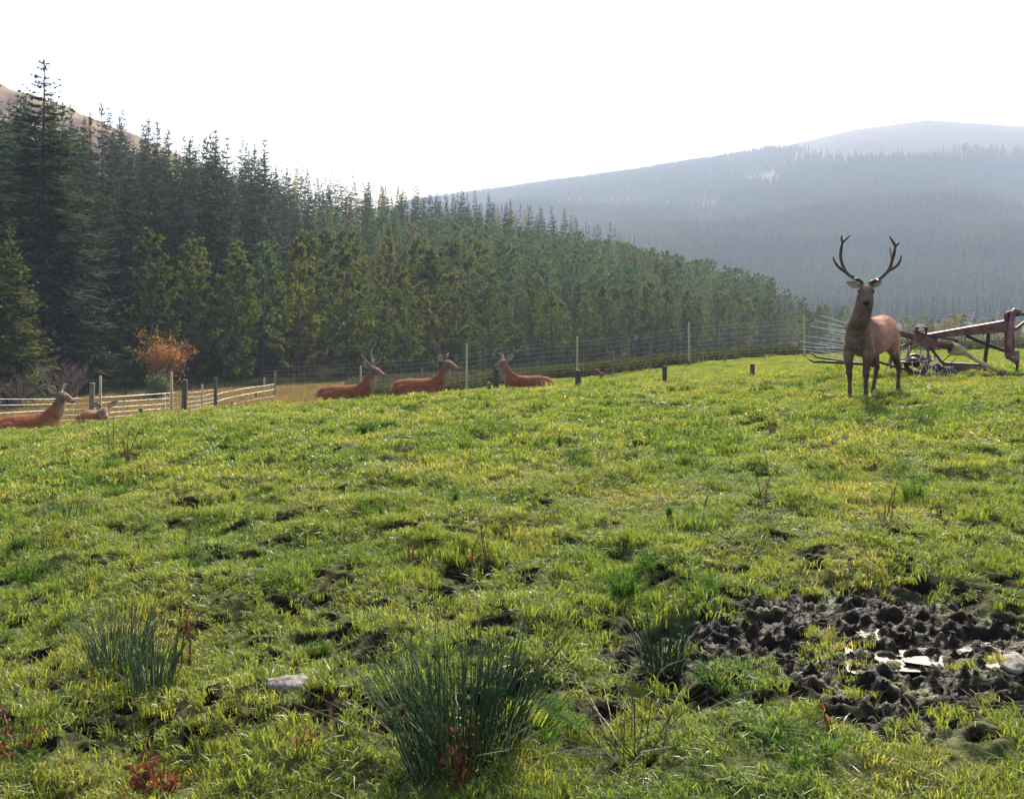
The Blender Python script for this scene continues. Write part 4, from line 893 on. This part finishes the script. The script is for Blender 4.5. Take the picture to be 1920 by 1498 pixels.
# lower drum guard and frame
m = MB(); m.tube([Q(1772, 691, .1), Q(1843, 694, .25)], [11 * S, 11.5 * S], 16); m.build('drum_guard', M_rust, mach, True)
m = MB(); m.beam(Q(1771, 680, .1), Q(1844, 683.5, .25), .16, .02); m.build('drum_lip', M_darkrust, mach)
MB().beam(Q(1636, 676), Q(1714, 698), .06, 4 * S).build('lower_frame_bar', M_darkrust, mach)
MB().beam(Q(1630, 613, .1), Q(1712, 631), .08, 9 * S).build('cross_beam', M_rust, mach)
MB().tube([Q(1676, 626, -.05), Q(1712, 636, -.05)], 1.6 * S, 6).build('side_rod', M_darkrust, mach)
MB().tube([Q(1655, 649, -.05), Q(1691, 640, -.05)], 1.8 * S, 6).build('tie_rod', M_darkrust, mach)
m = MB(); m.tube([Q(1711, 643, -.1), Q(1698, 647, -.1), Q(1683, 653, -.1), Q(1673, 664, -.1), Q(1669, 678, -.1), Q(1671, 690, -.1)], 2.8 * S, 8); m.build('guard_hoop', M_rust, mach, True)
m = MB(); m.tube([Q(1733, 645, -.14), Q(1740, 656, -.14), Q(1741, 668, -.14), Q(1738, 682, -.14), Q(1728, 702, -.14)], 4.2 * S, 8); m.build('guard_hoop', M_redhoop, mach, True)
m = MB(); m.tube([Q(1708, 648, .1), Q(1703, 664, .1), Q(1704, 680, .1)], 3 * S, 8); m.build('guard_hoop', M_redhoop, mach, True)
MB().tube([Q(1742, 650, -.1), Q(1771, 685, -.1)], 2.3 * S, 8).build('strut_rod', M_darkrust, mach)
MB().tube([Q(1752.5, 653, .05), Q(1752.5, 672, .05)], 1.2 * S, 6).build('grease_pin', M_darkrust, mach)
r = random.Random(4)
def rotor(cx, cyy, dd, rad, n, tilt):
    c = Q(cx, cyy, dd); root = MB(); root.ell(c, (rad * .36, rad * .36, .09)); hub = root.build('rotor_hub', M_darkrust, mach, True)
    ring = MB(); pts = []
    for k in range(25):
        w = 2 * math.pi * k / 24; pts.append(c + Vector((math.cos(w) * rad, math.sin(w) * rad * .95, tilt * math.cos(w) * rad + .02)))
    ring.tube(pts, .014, 6, False); ring.build('rim', M_darkrust, hub)
    for k in range(n):
        w = 2 * math.pi * (k + r.random() * .3) / n; d = Vector((math.cos(w), math.sin(w) * .95, tilt * math.cos(w))); t = Vector((-math.sin(w), math.cos(w), 0))
        sp = MB(); sp.tube([c + d * rad * .2, c + d * rad], .011, 5); sp.build('spoke', M_darkrust, hub)
        for j in (-.03, .03):
            tn = MB(); b0 = c + d * rad + t * j
            tn.tube([b0 + Vector((0, 0, .0)), b0 + d * .05 + Vector((0, 0, .05)), b0 + d * .1 + Vector((0, 0, -.03)), b0 + d * .16 + t * .03 + Vector((0, 0, -.2))], .0055, 4, False); tn.build('tine', M_tine if r.random() < .6 else M_darkrust, hub)
rotor(1712, 678, .0, .36, 12, .08); rotor(1757, 690, -.15, .22, 8, -.05)
for k in range(26):                                         # upright spring tines in the basket
    px = r.uniform(1672, 1742); a = r.uniform(-6, 6); yb = r.uniform(672, 690)
    tn = MB(); dd = r.uniform(-.15, .3); tn.tube([Q(px, yb, dd), Q(px + a * .3, yb - 9, dd), Q(px + a, yb - r.uniform(15, 26), dd)], .0065, 4, False); tn.build('spring_tine', M_tine if r.random() < .65 else M_darkrust, mach)
for k in range(9):
    y = 668 + k * 3.2; tn = MB(); tn.tube([Q(1745 + r.uniform(-3, 3), y, .1), Q(1756, y + 2, .05), Q(1768 + r.uniform(-4, 4), y + 4, .05)], .0065, 4, False); tn.build('spring_tine', M_tine, mach)
for a, b in (((1764, 681), (1782, 665)), ((1783, 681), (1792, 671))): MB().tube([Q(*a, -.05), Q(*b, -.05)], .009, 5).build('bent_tine', M_darkrust, mach)
# wheel lying in the basket
m = MB(); c = Q(1718, 684, .15)
m.tube([c + Vector((math.cos(w) * .2, .05 * math.sin(w), math.sin(w) * .17)) for w in [2 * math.pi * k / 20 for k in range(21)]], .05, 8, False); wh = m.build('wheel', M_darkrust, mach, True)
MB().ell(c, (.07, .06, .06)).build('wheel_hub', M_rust, wh, True)
# the gate of long steel tines on the left
TN = [(420, 185, .317), (320, 260, .21), (250, 345, .2), (530, 375, .18), (540, 450, .2), (460, 490, .135), (170, 500, .15), (95, 585, .153), (390, 600, .13), (80, 705, .12), (320, 705, .1), (250, 765, .17), (115, 668, .04)]
for i, (x, y, sl) in enumerate(TN):
    p0 = (1490 + x / 8.35, 570 + y / 8.35); p1 = (1645, p0[1] + sl * (1645 - p0[0]) * .93); dd = -.25 + .05 * (i % 5)
    m = MB(); m.tube([Q(p0[0], p0[1], dd - .2), Q((p0[0] + p1[0]) / 2, (p0[1] + p1[1]) / 2 + .8, dd), Q(*p1, dd)], [.009, .0115, .0125], 6); m.build('gate_tine', M_tine, mach, True)
m = MB(); m.tube([Q(1514, 672, -.3), Q(1526, 679, -.3), Q(1546, 678.5, -.25), Q(1590, 681, -.2), Q(1645, 684, -.1)], [.014, .022, .025, .028, .03], 8); m.build('skid_bar', M_darkrust, mach, True)
m = MB(); m.tube([Q(1520, 661, -.2), Q(1531, 670, -.2), Q(1560, 674, -.15), Q(1645, 688, -.1)], [.012, .018, .02, .024], 8); m.build('skid_bar', M_darkrust, mach, True)
MB().beam(Q(1643, 612, -.1), Q(1645, 694, -.1), .06, .08, up=(0, 1, 0)).build('gate_mast', M_rust, mach)

# ------------------------------------------------------------------ rushes, stalks, stones
def rush(px, py, n, hmax, spread, base, dead, label, seed):
    r = random.Random(seed); g = ground_hit(px, py); root = empty('rush_clump', g); tag(root, label, 'rushes')
    for nm, cnt, mt in (('green_stems', n, M_rush), ('dead_stems', dead, M_rushdead)):
        m = MB()
        for i in range(cnt):
            az = r.random() * 6.283; rr = base * math.sqrt(r.random()); b = Vector((rr * math.cos(az) * 1.3, rr * math.sin(az), -.03))
            h = hmax * r.uniform(.45, 1) ** .8; ln = spread * r.random() ** .8 * (1 if nm[0] == 'g' else 2.2); a2 = az + r.gauss(0, .5); d = Vector((math.cos(a2) * 1.25, math.sin(a2) * .8, 0))
            if nm[0] == 'd': h *= .75
            e = b + d * (ln * h) + Vector((0, 0, h * (1 - .25 * ln))); mid = b.lerp(e, .5) + Vector((0, 0, h * .06)) - d * (ln * h * .1)
            w = r.uniform(.0016, .0026); m.tube([b, mid, e], [w, w * .9, w * .25], 3, False)
        tag(m.build(nm, mt, root), kind='stuff')
rush(868, 1430, 290, .58, .5, .14, 36, 'largest dark green rush clump, a wide upright fan', 1)
rush(225, 1262, 110, .40, .45, .09, 10, 'upright green rush clump beside a reddish stalk, looser half', 2)
rush(285, 1298, 80, .34, .35, .07, 6, 'narrow dark rush clump just in front of the looser one', 3)
rush(1240, 1248, 80, .32, .45, .07, 24, 'small greyish rush clump with pale dead stems in mid pasture', 4)
rush(1185, 1410, 18, .36, .8, .08, 22, 'sparse pale straw stems leaning beside the largest rush clump', 5)
rush(110, 985, 40, .3, .4, .12, 6, 'faint thin rush tuft in the grass far from the others', 6)
def stalk(px, py, h, n, label, mt, seed, leaves=0):
    r = random.Random(seed); g = ground_hit(px, py); root = empty('dead_stalk', g); tag(root, label, 'stalk')
    m = MB(); lf = Leafs()
    for i in range(n):
        b = Vector((r.gauss(0, .03), r.gauss(0, .03), -.03)) if i else Vector((0, 0, -.03)); hh = h * (1 if i == 0 else r.uniform(.4, .9)); d = Vector((r.gauss(0, .25), r.gauss(0, .2), 1)).normalized()
        pts = [b, b + d * hh * .5 + rdir(r) * .012, b + d * hh + rdir(r) * .02]; w = .0035 + .004 * h * g.y / 10
        m.tube(pts, [w, w * .8, w * .4], 5)
        for _ in range(3): t = r.uniform(.4, .95); q = b + d * hh * t; m.tube([q, q + (d + rdir(r) * .7).normalized() * hh * .2], [w * .5, w * .3], 3, False)
        for _ in range(leaves): lf.kite(b + d * hh * r.uniform(.2, 1) + rdir(r) * .02, rdir(r), r.uniform(.015, .04), r.uniform(.008, .02), rdir(r))
    m.build('stem', mt, root)
    if leaves: tag(link('withered_leaves', lf.mesh('withered_leaves'), mt, root), kind='stuff')
for k, (px, py, h, n, mt, lv, lab) in enumerate(((212, 856, .52, 2, M_dock, 0, 'tall dark dead stalk in front of the hind face'), (245, 872, .42, 6, M_dock, 4, 'branching dark dead stalks in a low clump beside the tall one'),
        (120, 880, .35, 2, M_dock, 0, 'thin bent dead stem in front of the stretched out hind'), (912, 1062, .3, 4, M_dock, 5, 'dark dead stalks behind the largest rush clump'),
        (1445, 818, .28, 4, M_dock, 6, 'short dark stalk tuft on the slope before the standing stag'), (1430, 945, .3, 3, M_dock, 2, 'thin paired stalks in open grass below the stag'),
        (1660, 985, .34, 4, M_dock, 2, 'forked thin dead stems above the mud'), (1315, 955, .16, 3, M_dock, 0, 'tiny trio of dead stems in open grass'), (770, 1060, .26, 3, M_dock, 3, 'slender dead stems beyond the largest rush clump'),
        (355, 1030, .24, 3, M_dock, 4, 'small dead dock stalk in open grass beyond the upright rush clump'), (338, 1250, .3, 3, M_dockr, 14, 'reddish dock stalk beside the upright rush clump'), (285, 1485, .16, 6, M_dockr, 30, 'red withered dock leaves low in the grass'),
        (855, 1490, .26, 4, M_dockr, 26, 'reddish dock stalk at the foot of the largest rush clump'), (450, 1390, .22, 2, M_dock, 3, 'single crooked dead stem near the flat stone'), (620, 1360, .12, 3, M_dockr, 8, 'small reddish dead stems between the flat stone and largest rush clump'),
        (1560, 1385, .14, 3, M_dockr, 10, 'small red dock stalk at the edge of the mud'), (20, 1420, .24, 4, M_dockr, 16, 'brown dock stalks in short grass away from the rush clumps'), (560, 1440, .14, 4, M_dockr, 14, 'low rusty dock tuft between the rush clumps'),
        (760, 880, .2, 2, M_dock, 0, 'lone thin stem on the slope below the resting hind'))):
    stalk(px, py, h, n, lab, mt, 60 + k, lv)
def stone(px, py, r3, label, seed, dz=0):
    r = random.Random(seed); g = ground_hit(px, py); bm = bmesh.new(); bmesh.ops.create_icosphere(bm, subdivisions=3, radius=1)
    for v in bm.verts:
        p = v.co.copy(); n_ = math.sin(p.x * 3 + seed) * .08 + math.sin(p.y * 4.3 + seed * 2) * .08 + math.sin(p.z * 5) * .05 + .06 * math.sin(p.x * 9 + p.y * 7 + seed) + r.gauss(0, .02); v.co = p * (1 + n_); v.co.z = max(v.co.z, -.5); v.co.x *= r3[0]; v.co.y *= r3[1]; v.co.z *= r3[2]
    me = bpy.data.meshes.new('stone'); bm.to_mesh(me); bm.free(); o = link('stone', me, M_stone, smooth=True)
    o.location = (g.x, g.y, float(near_z(np.array([g.x]), np.array([g.y]))[0]) + dz); o.rotation_euler = (0, 0, seed); tag(o, label, 'stone')
stone(540, 1318, (.085, .05, .03), 'flat pale stone sunk in the grass beside the rush clumps', 0, .022); stone(1900, 1256, (.10, .05, .03), 'smooth grey stone at the edge of the puddle', 1, .02)
stone(655, 815, (.05, .03, .03), 'small white stone on the slope below the resting young stag', 2, .06); stone(1345, 995, (.03, .02, .02), 'tiny pale stone in open grass near the hoof holes', 5, .04)
# trodden clods round the mud and dark pits
mb = MB(); r = random.Random(8); cx = []; 
for i in range(2600):
    if i < 800: x, y = MUDC.x + r.gauss(0, .55), MUDC.y + r.gauss(0, .35)
    else: hx, hy, hr, hd = r.choice(HOLES_SHADE); w = r.random() * 6.283; x, y = hx + hr * 1.3 * r.uniform(.2, 1) * math.cos(w), hy + hr * r.uniform(.2, 1) * math.sin(w)
    cx.append((x, y))
zz = near_z(np.array([c[0] for c in cx]), np.array([c[1] for c in cx]))
for (x, y), z in zip(cx, zz):
    s_ = r.uniform(.006, .018) * (1 if y < 8 else 1.6); c_ = Vector((x, y, z)); k_ = [c_ + Vector((math.cos(w) * s_ * r.uniform(.5, 1.6), math.sin(w) * s_ * r.uniform(.5, 1.3), s_ * r.uniform(-.3, .25))) for w in (0, 1.2, 2.5, 3.8, 5.1)] + [c_ + Vector((r.gauss(0, s_ * .3), r.gauss(0, s_ * .3), s_ * r.uniform(.3, 1.0))), c_ - Vector((0, 0, s_))]
    mb.add(k_, [(i_, (i_ + 1) % 5, 5) for i_ in range(5)] + [((i_ + 1) % 5, i_, 6) for i_ in range(5)])
M_clod = noisemat('wet_soil', [(.3, (.016, .012, .009)), (.7, (.04, .03, .02))], 40, .8, bump=.5, spec=.1)
tag(mb.build('soil_clods', M_clod), 'dark trodden soil clods in the mud and dark pits', 'soil', kind='stuff')

# ------------------------------------------------------------------ haze
m, nt, out = newmat('haze_air'); v = N(nt, 'ShaderNodeVolumePrincipled'); v.inputs['Color'].default_value = (.66, .79, 1, 1); v.inputs['Density'].default_value = .00038; v.inputs['Anisotropy'].default_value = 0.0
nt.links.new(v.outputs[0], out.inputs['Volume'])
mb = MB(); mb.beam((0, -60, 240), (0, 2760, 240), 6800, 560)
me = mb.mesh('haze'); bm = bmesh.new(); bm.from_mesh(me); bmesh.ops.recalc_face_normals(bm, faces=bm.faces); bm.to_mesh(me); bm.free(); o = link('haze', me, m); tag(o, 'thin pale autumn haze filling the valley', 'haze', kind='stuff')
